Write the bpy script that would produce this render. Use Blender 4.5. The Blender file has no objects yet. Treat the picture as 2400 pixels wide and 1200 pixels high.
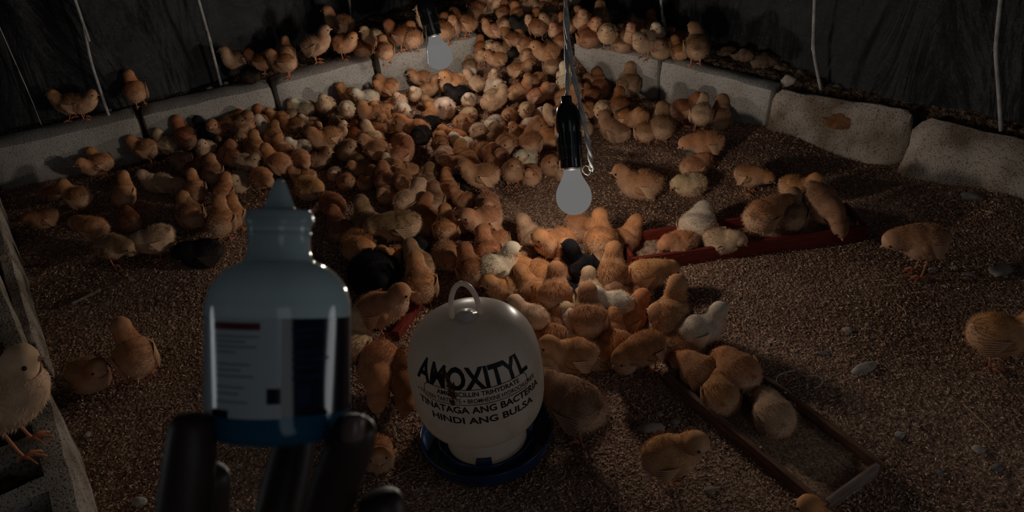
import bpy, bmesh, math, random
import numpy as np
from mathutils import Vector, Matrix, noise
PI = math.pi
C = bpy.context.scene.collection
S = bpy.context.scene
RNG = random.Random(7)

# ------------------------------------------------------------------ camera
CAM_H, PITCH, ROLL, FPX = 1.28, math.radians(36), math.radians(-4), 2020.0
F_ = Vector((0, math.cos(PITCH), -math.sin(PITCH)))
_R = Vector((1, 0, 0)); _U = _R.cross(F_)
R_ = _R*math.cos(ROLL) + _U*math.sin(ROLL)
U_ = -_R*math.sin(ROLL) + _U*math.cos(ROLL)
EYE = Vector((0, 0, CAM_H))
cd = bpy.data.cameras.new('camera'); cam = bpy.data.objects.new('camera', cd); C.objects.link(cam)
cd.sensor_width = 36; cd.lens = 36*FPX/2400; cd.clip_start = .02; cd.clip_end = 50
m = Matrix((R_, U_, -F_)).transposed().to_4x4(); m.translation = EYE
cam.matrix_world = m
cd.dof.use_dof = True; cd.dof.focus_distance = 1.7; cd.dof.aperture_fstop = 15.0
S.camera = cam

# ------------------------------------------------------------------ world, lights, exposure
W = bpy.data.worlds.new('world'); S.world = W; W.use_nodes = True
bgn = W.node_tree.nodes['Background']
bgn.inputs[0].default_value = (.62, .72, .9, 1); bgn.inputs[1].default_value = .016
def area(name, loc, target, sx, sy, power, col):
    l = bpy.data.lights.new(name, 'AREA'); l.shape = 'RECTANGLE'; l.size = sx; l.size_y = sy; l.energy = power; l.color = col
    o = bpy.data.objects.new(name, l); C.objects.link(o); o.location = loc
    o.rotation_euler = (Vector(target)-Vector(loc)).to_track_quat('-Z', 'Y').to_euler()
    return o
# unseen area panels added right and left to put highlights on the bottle
area('right_highlight_panel', (1.45, .38, .60), (-.07, .25, 1.05), .65, .27, 1.3, (.95, .97, 1))
area('left_highlight_panel', (-1.5, .46, .86), (-.11, .25, 1.06), .5, .14, .45, (.92, .96, 1))
area('rear_daylight_fill', (.9, -1.7, 1.7), (-.09, .28, 1.05), .8, 1.8, 2.3, (.9, .95, 1))  # unseen area light added behind the camera as daylight fill
BULB_POWER_NEAR, BULB_POWER_FAR = 21.0, 20.0
BULB_COL = (1.0, .89, .76)
S.view_settings.view_transform = 'Standard'; S.view_settings.look = 'None'
S.view_settings.exposure = 0.0; S.view_settings.gamma = 1.0; S.view_settings.use_curve_mapping = False
try:
    S.cycles.use_denoising = True
    S.cycles.max_bounces = 6; S.cycles.diffuse_bounces = 3; S.cycles.transparent_max_bounces = 12
    S.cycles.volume_bounces = 0; S.cycles.sample_clamp_indirect = 1.0
except Exception: pass

# ------------------------------------------------------------------ projection helpers (pixel of the photo -> point in the place)
def ray(x, y): return (F_*FPX + R_*(x-1200) + U_*(600-y)).normalized()
def at(x, y, z=0.0):
    d = ray(x, y); return EYE + d*((z-EYE.z)/d.z)
def atd(x, y, depth): return EYE + (F_ + R_*((x-1200)/FPX) + U_*((600-y)/FPX))*depth
def proj(p):
    v = Vector(p)-EYE; d = v.dot(F_)
    return 1200+FPX*v.dot(R_)/d, 600-FPX*v.dot(U_)/d

# ------------------------------------------------------------------ materials
def N(nt, t, **k):
    n = nt.nodes.new(t)
    for a, b in k.items():
        if a.startswith('i_'):
            key = a[2:]; n.inputs[int(key) if key.isdigit() else key.replace('_', ' ')].default_value = b
        else: setattr(n, a, b)
    return n
def mat(name, col, rough=.8, spec=.2, var=None, scale=20, bump=0, bscale=60, metal=0, dist=.002, emis=None, trans=0, mapscale=None, detail=4):
    M = bpy.data.materials.new(name); M.use_nodes = True; nt = M.node_tree; L = nt.links
    b = nt.nodes['Principled BSDF']
    b.inputs['Base Color'].default_value = (*col, 1); b.inputs['Roughness'].default_value = rough
    b.inputs['Specular IOR Level'].default_value = spec; b.inputs['Metallic'].default_value = metal
    if trans: b.inputs['Transmission Weight'].default_value = trans
    tc = N(nt, 'ShaderNodeTexCoord'); src = tc.outputs['Object']
    if mapscale:
        mp = N(nt, 'ShaderNodeMapping'); mp.inputs['Scale'].default_value = mapscale
        L.new(src, mp.inputs[0]); src = mp.outputs[0]
    if var:
        nz = N(nt, 'ShaderNodeTexNoise'); nz.inputs['Scale'].default_value = scale; nz.inputs['Detail'].default_value = detail
        L.new(src, nz.inputs['Vector'])
        cr = N(nt, 'ShaderNodeValToRGB'); cr.color_ramp.elements[0].position = .35; cr.color_ramp.elements[1].position = .65
        cr.color_ramp.elements[0].color = (*var, 1); cr.color_ramp.elements[1].color = (*col, 1)
        L.new(nz.outputs[0], cr.inputs[0]); L.new(cr.outputs[0], b.inputs['Base Color'])
    if bump:
        n2 = N(nt, 'ShaderNodeTexNoise'); n2.inputs['Scale'].default_value = bscale; n2.inputs['Detail'].default_value = 5
        L.new(src, n2.inputs['Vector'])
        bp = N(nt, 'ShaderNodeBump'); bp.inputs['Strength'].default_value = bump; bp.inputs['Distance'].default_value = dist
        L.new(n2.outputs[0], bp.inputs['Height']); L.new(bp.outputs[0], b.inputs['Normal'])
    return M
def mixcol(nt, fac, a, b, blend='MIX'):
    n = nt.nodes.new('ShaderNodeMix'); n.data_type = 'RGBA'; n.blend_type = blend
    for s, v in ((n.inputs[0], fac), (n.inputs[6], a), (n.inputs[7], b)):
        if hasattr(v, 'is_output'): nt.links.new(v, s)
        elif isinstance(v, tuple): s.default_value = (*v, 1) if len(v) == 3 else v
        else: s.default_value = v
    return n.outputs[2]

def down_material():
    M = bpy.data.materials.new('chick_down'); M.use_nodes = True; nt = M.node_tree; L = nt.links
    b = nt.nodes['Principled BSDF']; b.inputs['Roughness'].default_value = .95; b.inputs['Specular IOR Level'].default_value = .05
    oi = N(nt, 'ShaderNodeObjectInfo'); at_ = N(nt, 'ShaderNodeAttribute', attribute_name='tone')
    sep = N(nt, 'ShaderNodeSeparateColor'); L.new(at_.outputs['Color'], sep.inputs[0])
    cream = mixcol(nt, oi.outputs['Alpha'], oi.outputs['Color'], (.72, .475, .31))
    c = mixcol(nt, sep.outputs[0], cream, oi.outputs['Color'])
    c = mixcol(nt, sep.outputs[2], c, (.045, .028, .02))
    mul = N(nt, 'ShaderNodeMath', operation='MULTIPLY_ADD'); mul.inputs[1].default_value = .7; mul.inputs[2].default_value = .62
    L.new(sep.outputs[1], mul.inputs[0])
    c = mixcol(nt, 1.0, c, mul.outputs[0], 'MULTIPLY')
    L.new(c, b.inputs['Base Color'])
    return M
M_DOWN = down_material()
M_BEAK = mat('chick_beak', (.62, .33, .2), .5, .3)
M_EYE = mat('chick_eye', (.006, .004, .003), .12, .6)
M_LEG = mat('chick_leg', (.6, .24, .12), .6, .25, var=(.45, .16, .08), scale=200)
M_BEAKD = mat('dark_beak', (.05, .04, .035), .5, .3)

# ------------------------------------------------------------------ mesh helpers
def mesh_obj(name, verts, faces, material, parent=None, smooth=True, loc=None):
    me = bpy.data.meshes.new(name); me.from_pydata([tuple(v) for v in verts], [], faces); me.update()
    if smooth: me.shade_smooth()
    mats = material if isinstance(material, (list, tuple)) else [material]
    for mm in mats: me.materials.append(mm)
    o = bpy.data.objects.new(name, me); C.objects.link(o)
    if parent: o.parent = parent
    if loc is not None: o.location = loc
    return o
def bm_obj(name, bm, material, parent=None, smooth=False):
    me = bpy.data.meshes.new(name); bm.to_mesh(me); bm.free()
    if smooth: me.shade_smooth()
    me.materials.append(material)
    o = bpy.data.objects.new(name, me); C.objects.link(o)
    if parent: o.parent = parent
    return o
def tag(o, label=None, cat=None, group=None, kind=None):
    if label: o['label'] = label
    if cat: o['category'] = cat
    if group: o['group'] = group
    if kind: o['kind'] = kind
    return o
def empty(name, loc=(0, 0, 0), rot=(0, 0, 0)):
    o = bpy.data.objects.new(name, None); C.objects.link(o); o.location = loc; o.rotation_euler = rot; o.empty_display_size = .05
    return o
def lathe(prof, n=48, cap0=True, cap1=True):
    V = []; Fc = []
    for r, z in prof:
        for k in range(n):
            a = 2*PI*k/n; V.append((r*math.cos(a), r*math.sin(a), z))
    for i in range(len(prof)-1):
        for k in range(n):
            k2 = (k+1) % n
            Fc.append((i*n+k, i*n+k2, (i+1)*n+k2, (i+1)*n+k))
    if cap0: Fc.append(tuple(reversed(range(n))))
    if cap1: Fc.append(tuple((len(prof)-1)*n+k for k in range(n)))
    return V, Fc
def smooth_prof(pts, per=6):
    out = []
    P = [pts[0]]+list(pts)+[pts[-1]]
    for i in range(1, len(P)-2):
        for k in range(per):
            t = k/per
            out.append(tuple(.5*((2*P[i][j])+(-P[i-1][j]+P[i+1][j])*t+(2*P[i-1][j]-5*P[i][j]+4*P[i+1][j]-P[i+2][j])*t*t+(-P[i-1][j]+3*P[i][j]-3*P[i+1][j]+P[i+2][j])*t**3) for j in range(len(pts[0]))))
    out.append(tuple(pts[-1])); return out
def tube(path, r, n=8, rfun=None):
    V = []; Fc = []
    P = [Vector(p) for p in path]; prev = None
    for i, p in enumerate(P):
        t = (P[min(i+1, len(P)-1)]-P[max(i-1, 0)]).normalized()
        up = prev if prev is not None else (Vector((0, 0, 1)) if abs(t.z) < .9 else Vector((1, 0, 0)))
        s = t.cross(up).normalized(); u = s.cross(t).normalized(); prev = u
        rr = rfun(i/(len(P)-1)) if rfun else r
        for k in range(n):
            a = 2*PI*k/n; V.append(p+(s*math.cos(a)+u*math.sin(a))*rr)
    for i in range(len(P)-1):
        for k in range(n):
            k2 = (k+1) % n; Fc.append((i*n+k, i*n+k2, (i+1)*n+k2, (i+1)*n+k))
    Fc.append(tuple(reversed(range(n)))); Fc.append(tuple((len(P)-1)*n+k for k in range(n)))
    return V, Fc
def join(parts):
    V = []; Fc = []
    for v, f in parts:
        o = len(V); V += [tuple(x) for x in v]; Fc += [tuple(i+o for i in q) for q in f]
    return V, Fc
def rough_box(lx, ly, lz, amp=.004, seed=0, div=(14, 5, 6), bev=.006, cells=None):
    """box from 0..lx, -ly..0, -lz..0 with chipped, uneven faces"""
    bm = bmesh.new(); nx, ny, nz = div
    idx = {}
    def vert(i, j, k):
        if (i, j, k) not in idx:
            p = Vector((lx*i/nx, -ly*j/ny, -lz*k/nz))
            q = p*1.0
            # round off the edges
            e = [min(p.x, lx-p.x) < 1e-6, min(-p.y, ly+p.y) < 1e-6, min(-p.z, lz+p.z) < 1e-6]
            if sum(e) >= 2:
                c = Vector((lx/2, -ly/2, -lz/2))
                for a in range(3):
                    if e[a]: q[a] += bev*(1 if c[a] > p[a] else -1)
            s = Vector((seed*3.7, seed*1.3, 0))
            q += Vector((noise.noise(q*14+s), noise.noise(q*14+s+Vector((9, 0, 0))), noise.noise(q*14+s+Vector((0, 9, 0)))))*amp
            q += Vector((noise.noise(q*60+s), noise.noise(q*60+s+Vector((9, 0, 0))), noise.noise(q*60+s+Vector((0, 9, 0)))))*amp*.35
            idx[(i, j, k)] = bm.verts.new(q)
        return idx[(i, j, k)]
    solid = cells or (lambda i, j: True)
    ok = lambda i, j, k: 0 <= i < nx and 0 <= j < ny and 0 <= k < nz and solid(i, j)
    for i in range(nx):
        for j in range(ny):
            for k in range(nz):
                if not ok(i, j, k): continue
                for d, q in (((1, 0, 0), ((1, 0, 0), (1, 1, 0), (1, 1, 1), (1, 0, 1))), ((-1, 0, 0), ((0, 0, 0), (0, 0, 1), (0, 1, 1), (0, 1, 0))),
                             ((0, 1, 0), ((0, 1, 0), (0, 1, 1), (1, 1, 1), (1, 1, 0))), ((0, -1, 0), ((0, 0, 0), (1, 0, 0), (1, 0, 1), (0, 0, 1))),
                             ((0, 0, 1), ((0, 0, 1), (1, 0, 1), (1, 1, 1), (0, 1, 1))), ((0, 0, -1), ((0, 0, 0), (0, 1, 0), (1, 1, 0), (1, 0, 0)))):
                    if not ok(i+d[0], j+d[1], k+d[2]):
                        bm.faces.new([vert(i+a, j+b, k+c) for a, b, c in q])
    bmesh.ops.recalc_face_normals(bm, faces=bm.faces)
    return bm

# ------------------------------------------------------------------ floor: one bed of ground, litter pen inside the blocks, dirt ledge outside
ZT = .14
TOPL = [at(x, y, ZT) for x, y in ((0, 345), (325, 272), (640, 200), (880, 135), (1130, 80))]
TOPR = [at(x, y, ZT) for x, y in ((1340, 100), (1545, 140), (1810, 210), (2150, 262))] + [at(2400, 322, ZT)]
dR = (TOPR[-1]-TOPR[-2]).normalized(); TOPR[-1] = TOPR[-1]+dR*.17; TOPR.append(TOPR[-1]+dR*.40); TOPR.append(TOPR[-1]+dR*.6)
SIDE = [at(5, 440), at(60, 620), at(118, 795)]
PEN = [(-.62, -1.2), (-.66, .75)] + [(p.x, p.y) for p in (at(105, 895, .16), at(40, 665, .16))] + [(SIDE[1].x, SIDE[1].y), (SIDE[0].x, SIDE[0].y)] + \
      [(p.x, p.y) for p in TOPL] + [(p.x, p.y) for p in TOPR] + [(2.3, 1.0), (2.0, -1.2)]
PA = np.array(PEN)
def sdist(X, Y):
    """signed distance to the pen's outline, positive outside"""
    d = np.full(X.shape, 9.); inside = np.zeros(X.shape, bool)
    n = len(PA)
    for i in range(n):
        a, b = PA[i], PA[(i+1) % n]; e = b-a
        t = np.clip(((X-a[0])*e[0]+(Y-a[1])*e[1])/(e@e), 0, 1)
        d = np.minimum(d, np.hypot(X-a[0]-t*e[0], Y-a[1]-t*e[1]))
        c = (a[1] > Y) != (b[1] > Y)
        with np.errstate(divide='ignore', invalid='ignore'):
            xx = (b[0]-a[0])*(Y-a[1])/(b[1]-a[1])+a[0]
        inside ^= c & (X < xx)
    return np.where(inside, -d, d)
def heights(X, Y):
    d = sdist(X, Y)
    gw = np.clip((.22-np.abs(X-.10))/.06, 0, 1)*(Y > 2.2)   # earth slides down where the two block rows do not meet
    t = np.clip((d-.02+.20*gw)/(.05+.22*gw), 0, 1); step = .128*t*t*(3-2*t)
    und = .006*np.sin(5*X+1)*np.sin(4.3*Y) + .004*np.sin(13*X+2*Y)*np.sin(11*Y-3*X)
    # litter banked up against the right-hand blocks
    heap = .03*np.exp(-((X-.78)**2+(Y-2.22)**2)/.02) + .025*np.exp(-((X-1.25)**2+(Y-1.82)**2)/.02) - .012*np.exp(-((X-1.0)**2+(Y-2.1)**2)/.01)
    rubble = np.where(d > .08, .012*np.abs(np.sin(31*X+7*Y)*np.sin(27*Y-9*X)), 0)
    return step+und+np.where(d < .05, heap, 0)+rubble
def hz(x, y): return float(heights(np.array([x]), np.array([y]))[0])
gx = np.arange(-2.6, 2.8, .022); gy = np.arange(-1.2, 4.4, .022)
GX, GY = np.meshgrid(gx, gy); GZ = heights(GX, GY); GD = sdist(GX, GY)
nv = GX.size; ny_, nx_ = GX.shape
me = bpy.data.meshes.new('floor'); ii = np.arange(nv).reshape(ny_, nx_)
quads = np.stack([ii[:-1, :-1], ii[:-1, 1:], ii[1:, 1:], ii[1:, :-1]], -1).reshape(-1, 4)
me.from_pydata(np.stack([GX, GY, GZ], -1).reshape(-1, 3), [], quads.tolist())
ca = me.color_attributes.new('zone', 'FLOAT_COLOR', 'POINT')
zc = np.zeros((nv, 4), np.float32); zc[:, 0] = np.clip((GD.ravel()+.01)/.04, 0, 1); zc[:, 3] = 1
ca.data.foreach_set('color', zc.ravel()); me.shade_smooth()
def floor_material():
    M = bpy.data.materials.new('litter_and_dirt'); M.use_nodes = True; nt = M.node_tree; L = nt.links
    b = nt.nodes['Principled BSDF']; b.inputs['Roughness'].default_value = .95; b.inputs['Specular IOR Level'].default_value = .1
    tc = N(nt, 'ShaderNodeTexCoord')
    v = N(nt, 'ShaderNodeTexVoronoi'); v.inputs['Scale'].default_value = 170; L.new(tc.outputs['Object'], v.inputs['Vector'])
    big = N(nt, 'ShaderNodeTexNoise'); big.inputs['Scale'].default_value = 4; big.inputs['Detail'].default_value = 5; L.new(tc.outputs['Object'], big.inputs['Vector'])
    lit = mixcol(nt, v.outputs['Color'], (.12, .066, .045), (.52, .32, .22))
    patch = N(nt, 'ShaderNodeValToRGB'); patch.color_ramp.elements[0].position = .40; patch.color_ramp.elements[1].position = .62
    patch.color_ramp.elements[0].color = (.55, .5, .48, 1); L.new(big.outputs[0], patch.inputs[0])
    lit = mixcol(nt, 1.0, lit, patch.outputs[0], 'MULTIPLY')
    n3 = N(nt, 'ShaderNodeTexNoise'); n3.inputs['Scale'].default_value = 70; n3.inputs['Detail'].default_value = 6; L.new(tc.outputs['Object'], n3.inputs['Vector'])
    cr = N(nt, 'ShaderNodeValToRGB'); cr.color_ramp.elements[0].position = .42; cr.color_ramp.elements[1].position = .7
    cr.color_ramp.elements[0].color = (.035, .02, .013, 1); cr.color_ramp.elements[1].color = (.22, .14, .09, 1); L.new(n3.outputs[0], cr.inputs[0])
    at_ = N(nt, 'ShaderNodeAttribute', attribute_name='zone'); sep = N(nt, 'ShaderNodeSeparateColor'); L.new(at_.outputs['Color'], sep.inputs[0])
    c = mixcol(nt, sep.outputs[0], lit, cr.outputs[0]); L.new(c, b.inputs['Base Color'])
    ad = N(nt, 'ShaderNodeMath', operation='ADD'); L.new(v.outputs['Distance'], ad.inputs[0]); L.new(n3.outputs[0], ad.inputs[1])
    bp = N(nt, 'ShaderNodeBump'); bp.inputs['Strength'].default_value = .8; bp.inputs['Distance'].default_value = .006
    L.new(ad.outputs[0], bp.inputs['Height']); L.new(bp.outputs[0], b.inputs['Normal'])
    return M
me.materials.append(floor_material())
fl = bpy.data.objects.new('floor', me); C.objects.link(fl); tag(fl, 'brown litter floor of the pen with a raised dirt ledge', None, None, 'structure')

# rice hulls strewn over the litter: uncountable
def husks(n=170000):
    r = np.random.RandomState(3)
    X = r.uniform(-1.6, 1.9, n*3); Y = r.uniform(.35, 2.95, n*3)
    # thinner with distance, only where the camera's side of the pen is
    keep = (sdist(X, Y) < .03) & (r.rand(n*3) < np.clip(1.25-.33*Y, .2, 1))
    X, Y = X[keep][:n], Y[keep][:n]; n = len(X); Z = heights(X, Y)
    a = r.uniform(0, 2*PI, n); tilt = r.normal(0, .35, n); roll = r.normal(0, .5, n)
    ln = r.uniform(.0028, .0052, n); wd = r.uniform(.0007, .0014, n)
    d = np.stack([np.cos(a)*np.cos(tilt), np.sin(a)*np.cos(tilt), np.sin(tilt)], -1)
    s = np.stack([-np.sin(a)*np.cos(roll), np.cos(a)*np.cos(roll), np.sin(roll)], -1)
    c = np.stack([X, Y, Z+r.uniform(.0005, .006, n)], -1)
    up = np.array([0, 0, 1.])
    P = np.stack([c-d*ln[:, None], c+s*wd[:, None], c+d*ln[:, None], c-s*wd[:, None]], 1)
    P[:, 1] += up*wd.mean()*.3
    me = bpy.data.meshes.new('rice_hull_litter')
    me.vertices.add(4*n); me.vertices.foreach_set('co', P.astype(np.float32).ravel())
    me.loops.add(4*n); me.loops.foreach_set('vertex_index', np.arange(4*n, dtype=np.int32))
    me.polygons.add(n); me.polygons.foreach_set('loop_start', np.arange(0, 4*n, 4, dtype=np.int32)); me.polygons.foreach_set('loop_total', np.full(n, 4, np.int32))
    me.update(); me.validate()
    M = bpy.data.materials.new('rice_hull'); M.use_nodes = True; nt = M.node_tree
    b = nt.nodes['Principled BSDF']; b.inputs['Roughness'].default_value = .7; b.inputs['Specular IOR Level'].default_value = .15
    g = N(nt, 'ShaderNodeNewGeometry'); cr = N(nt, 'ShaderNodeValToRGB')
    e = cr.color_ramp.elements; e[0].color = (.17, .10, .065, 1); e[1].color = (.92, .66, .48, 1)
    e.new(.45).color = (.48, .30, .20, 1); e.new(.85).color = (.74, .49, .335, 1)
    nt.links.new(g.outputs['Random Per Island'], cr.inputs[0]); nt.links.new(cr.outputs[0], b.inputs['Base Color'])
    me.materials.append(M)
    o = bpy.data.objects.new('rice_hull_litter', me); C.objects.link(o)
    o.parent = fl; tag(o, None, None, None, 'stuff')
husks()

# ------------------------------------------------------------------ black tarpaulin walls
def tarp_material():
    M = bpy.data.materials.new('black_tarpaulin'); M.use_nodes = True; nt = M.node_tree; L = nt.links
    b = nt.nodes['Principled BSDF']; b.inputs['Base Color'].default_value = (.012, .0125, .0145, 1)
    b.inputs['Roughness'].default_value = .42; b.inputs['Specular IOR Level'].default_value = 1.0
    tc = N(nt, 'ShaderNodeTexCoord')
    uv = tc.outputs['UV']
    mp = N(nt, 'ShaderNodeMapping'); mp.inputs['Scale'].default_value = (5, 1.7, 1); L.new(uv, mp.inputs[0])
    n1 = N(nt, 'ShaderNodeTexNoise'); n1.inputs['Scale'].default_value = 1; n1.inputs['Detail'].default_value = 6; n1.inputs['Distortion'].default_value = .8; L.new(mp.outputs[0], n1.inputs['Vector'])
    # dusty grey blotches painted in for the missing highlights on the folds
    nd = N(nt, 'ShaderNodeTexNoise'); nd.inputs['Scale'].default_value = 2.6; nd.inputs['Detail'].default_value = 8; nd.inputs['Roughness'].default_value = .65; nd.inputs['Distortion'].default_value = .6; L.new(uv, nd.inputs['Vector'])
    rd = N(nt, 'ShaderNodeValToRGB'); rd.color_ramp.elements[0].position = .40; rd.color_ramp.elements[1].position = .66
    rd.color_ramp.elements[0].color = (.008, .0085, .010, 1); rd.color_ramp.elements[1].color = (.052, .052, .054, 1); L.new(nd.outputs[0], rd.inputs[0]); L.new(rd.outputs[0], b.inputs['Base Color'])
    mp2 = N(nt, 'ShaderNodeMapping'); mp2.inputs['Scale'].default_value = (14, 90, 1); L.new(uv, mp2.inputs[0])
    n2 = N(nt, 'ShaderNodeTexNoise'); n2.inputs['Scale'].default_value = 1; n2.inputs['Detail'].default_value = 3; L.new(mp2.outputs[0], n2.inputs['Vector'])
    w = N(nt, 'ShaderNodeTexWave'); w.inputs['Scale'].default_value = 160; w.bands_direction = 'Y'; L.new(uv, w.inputs['Vector'])
    a1 = N(nt, 'ShaderNodeMath', operation='MULTIPLY_ADD'); a1.inputs[1].default_value = .14; L.new(n2.outputs[0], a1.inputs[0]); L.new(n1.outputs[0], a1.inputs[2])
    a2 = N(nt, 'ShaderNodeMath', operation='MULTIPLY_ADD'); a2.inputs[1].default_value = .015; L.new(w.outputs[1], a2.inputs[0]); L.new(a1.outputs[0], a2.inputs[2])
    bp = N(nt, 'ShaderNodeBump'); bp.inputs['Strength'].default_value = 1.0; bp.inputs['Distance'].default_value = .08
    L.new(a2.outputs[0], bp.inputs['Height']); L.new(bp.outputs[0], b.inputs['Normal'])
    return M
M_TARP = tarp_material()
def tarp(name, pts, lean, seed, label):
    # smooth outline
    P = smooth_prof([(p[0], p[1]) for p in pts], 30)
    L = [0]
    for a, b in zip(P, P[1:]): L.append(L[-1]+math.hypot(b[0]-a[0], b[1]-a[1]))
    n = int(L[-1]/.03); nzs = 64; V = []; UV = []; top = 2.3
    for i in range(n+1):
        s = L[-1]*i/n; k = max(j for j in range(len(L)) if L[j] <= s+1e-9); k = min(k, len(P)-2)
        t = (s-L[k])/(L[k+1]-L[k]); x = P[k][0]+(P[k+1][0]-P[k][0])*t; y = P[k][1]+(P[k+1][1]-P[k][1])*t
        dx, dy = P[k+1][0]-P[k][0], P[k+1][1]-P[k][1]; h = math.hypot(dx, dy); nx, ny = -dy/h, dx/h
        for j in range(nzs+1):
            z = .08 + (top-.08)*j/nzs
            v = Vector((s*5+seed, z*.8, seed))
            fold = .10*noise.noise(Vector((s*2.2+z*1.3+seed, z*1.1-s*.6, seed)))+.05*noise.noise(v) + .035*noise.noise(Vector((s*13+seed, z*1.7+s*2, 3))) + .008*noise.noise(Vector((s*28, z*9, seed)))
            fold += .012*(1-min(1, abs(noise.noise(Vector((s*4-z*5, z*3+s, 7+seed))))*6))
            fold *= max(0, min(1, .05+(z-.16)*2.2))
            o = fold+lean*(z-.1)
            V.append((x+nx*o, y+ny*o, z)); UV.append((s, z))
    m_ = nzs+1; Fc = [(i*m_+j, (i+1)*m_+j, (i+1)*m_+j+1, i*m_+j+1) for i in range(n) for j in range(nzs)]
    o = mesh_obj(name, V, Fc, M_TARP); me = o.data
    ul = me.uv_layers.new(name='UVMap'); vi = np.empty(len(me.loops), np.int32); me.loops.foreach_get('vertex_index', vi)
    ul.data.foreach_set('uv', np.array(UV, np.float32)[vi].ravel())
    tag(o, label, None, None, 'structure'); return o
g_ = lambda *q: [(at(x, y, .13).x, at(x, y, .13).y) for x, y in q]
LT = [(-3.0, 1.9), (-2.1, 2.15)] + g_((100, 288), (250, 262), (515, 190), (640, 138), (815, 58)) + [(-.25, 3.36), (.12, 3.52)]
RT = [(.10, 3.53), (.24, 3.36)] + g_((1380, 12), (1560, 70), (1735, 125), (1925, 192), (2100, 235), (2352, 284)) + [(1.75, 1.62), (2.6, .7)]
tarp('wall_left', LT, .02, 1.0, 'wrinkled black tarpaulin wall left of the far corner')
tarp('wall_right', RT, .10, 5.0, 'wrinkled black tarpaulin wall right of the far corner')

# ------------------------------------------------------------------ concrete blocks
def concrete(name, col, dark, speck):
    M = bpy.data.materials.new(name); M.use_nodes = True; nt = M.node_tree; L = nt.links
    b = nt.nodes['Principled BSDF']; b.inputs['Roughness'].default_value = .95; b.inputs['Specular IOR Level'].default_value = .15
    tc = N(nt, 'ShaderNodeTexCoord'); oi = N(nt, 'ShaderNodeObjectInfo')
    ad = N(nt, 'ShaderNodeVectorMath', operation='ADD'); L.new(tc.outputs['Object'], ad.inputs[0]); L.new(oi.outputs['Location'], ad.inputs[1])
    n1 = N(nt, 'ShaderNodeTexNoise'); n1.inputs['Scale'].default_value = 9; n1.inputs['Detail'].default_value = 6; L.new(ad.outputs[0], n1.inputs['Vector'])
    c1 = N(nt, 'ShaderNodeValToRGB'); c1.color_ramp.elements[0].position = .38; c1.color_ramp.elements[1].position = .6
    c1.color_ramp.elements[0].color = (*dark, 1); c1.color_ramp.elements[1].color = (*col, 1); L.new(n1.outputs[0], c1.inputs[0])
    n2 = N(nt, 'ShaderNodeTexNoise'); n2.inputs['Scale'].default_value = 230; n2.inputs['Detail'].default_value = 4; L.new(ad.outputs[0], n2.inputs['Vector'])
    c2 = N(nt, 'ShaderNodeValToRGB'); c2.color_ramp.elements[0].position = .36; c2.color_ramp.elements[1].position = .46
    c2.color_ramp.elements[0].color = (speck, speck*.95, speck*.9, 1); c2.color_ramp.elements[1].color = (1, 1, 1, 1); L.new(n2.outputs[0], c2.inputs[0])
    c = mixcol(nt, 1.0, c1.outputs[0], c2.outputs[0], 'MULTIPLY'); L.new(c, b.inputs['Base Color'])
    bp = N(nt, 'ShaderNodeBump'); bp.inputs['Strength'].default_value = .6; bp.inputs['Distance'].default_value = .004
    L.new(n2.outputs[0], bp.inputs['Height']); L.new(bp.outputs[0], b.inputs['Normal']); return M
M_CON = concrete('weathered_concrete', (.42, .39, .36), (.33, .30, .265), .6)
M_CONR = concrete('dirty_concrete', (.44, .37, .31), (.21, .155, .11), .40)
M_CONH = concrete('coarse_concrete', (.38, .325, .27), (.18, .14, .105), .16)
def block(name, p, q, label, material=M_CON, th=.10, hgt=.19, seed=0, gap=.006, amp=.004, div=(16, 4, 7), cells=None, tilt=0, bev=.006, inward=True):
    """front top edge runs p -> q (the pen is on the right of that direction: body extends to the left)"""
    p, q = Vector(p), Vector(q); d = q-p; L = d.length-2*gap; d.normalize()
    bm = rough_box(L, th, hgt, amp, seed, div, bev, cells)
    o = bm_obj(name, bm, material, smooth=True)
    o.data.set_sharp_from_angle(angle=math.radians(38))
    xa = d; za = Vector((0, 0, 1)); ya = za.cross(xa).normalized(); za = xa.cross(ya)
    if not inward: pass
    M = Matrix((xa, ya, za)).transposed().to_4x4(); M.translation = p+xa*gap
    o.matrix_world = M @ Matrix.Rotation(tilt, 4, 'X')
    tag(o, label, 'concrete block'); return o
# left row: walking q->p keeps the body behind (away from the pen)
LL = ['pale concrete block at the left picture edge below the facing pair of chicks', 'pale concrete block behind the black chick in the left row',
      'pale concrete block right of the rounded joint in the left row', 'pale concrete block behind the far glowing bulb']
for i in range(4):
    a, b = TOPL[i], TOPL[i+1]
    if i == 0: a = a+(a-b)*.15
    block('concrete_block', b, a, LL[i], M_CON, seed=i+1)
RL = ['pale concrete block right of the hanging cords with a chick shadow', 'pale concrete block behind the three chicks by the right wall',
      'stained concrete block with a rusty patch and broken lower edge', 'rounded brownish concrete block at the right picture edge', 'brown concrete block past the right picture edge']
for i in range(5):
    a, b = TOPR[i], TOPR[i+1]
    if i == 3: a = a+dR*.004+Vector((0, 0, -.005))
    block('concrete_block', b, a, RL[i], M_CON if i < 2 else M_CONR, th=.075, seed=i+11, amp=.004 if i < 2 else .008, bev=.006 if i < 2 else (.010 if i == 2 else .014), gap=.001, tilt=(0, .04, .36, .72, .7)[i], hgt=(.19, .19, .24, .30, .28)[i])
    if i == 2: STAINED = bpy.context.scene.collection.objects[-1]
M_RUST = mat('rusty_stain', (.20, .095, .045), .95, .1, var=(.12, .05, .025), scale=60)
r_ = random.Random(5); P_ = [(0, 0)]+[(.048*(.75+.5*noise.noise(Vector((k*.6, 1, 4))))*math.cos(2*PI*k/26), .030*(.75+.6*noise.noise(Vector((k*.55, 8, 4))))*math.sin(2*PI*k/26)) for k in range(26)]
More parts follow.
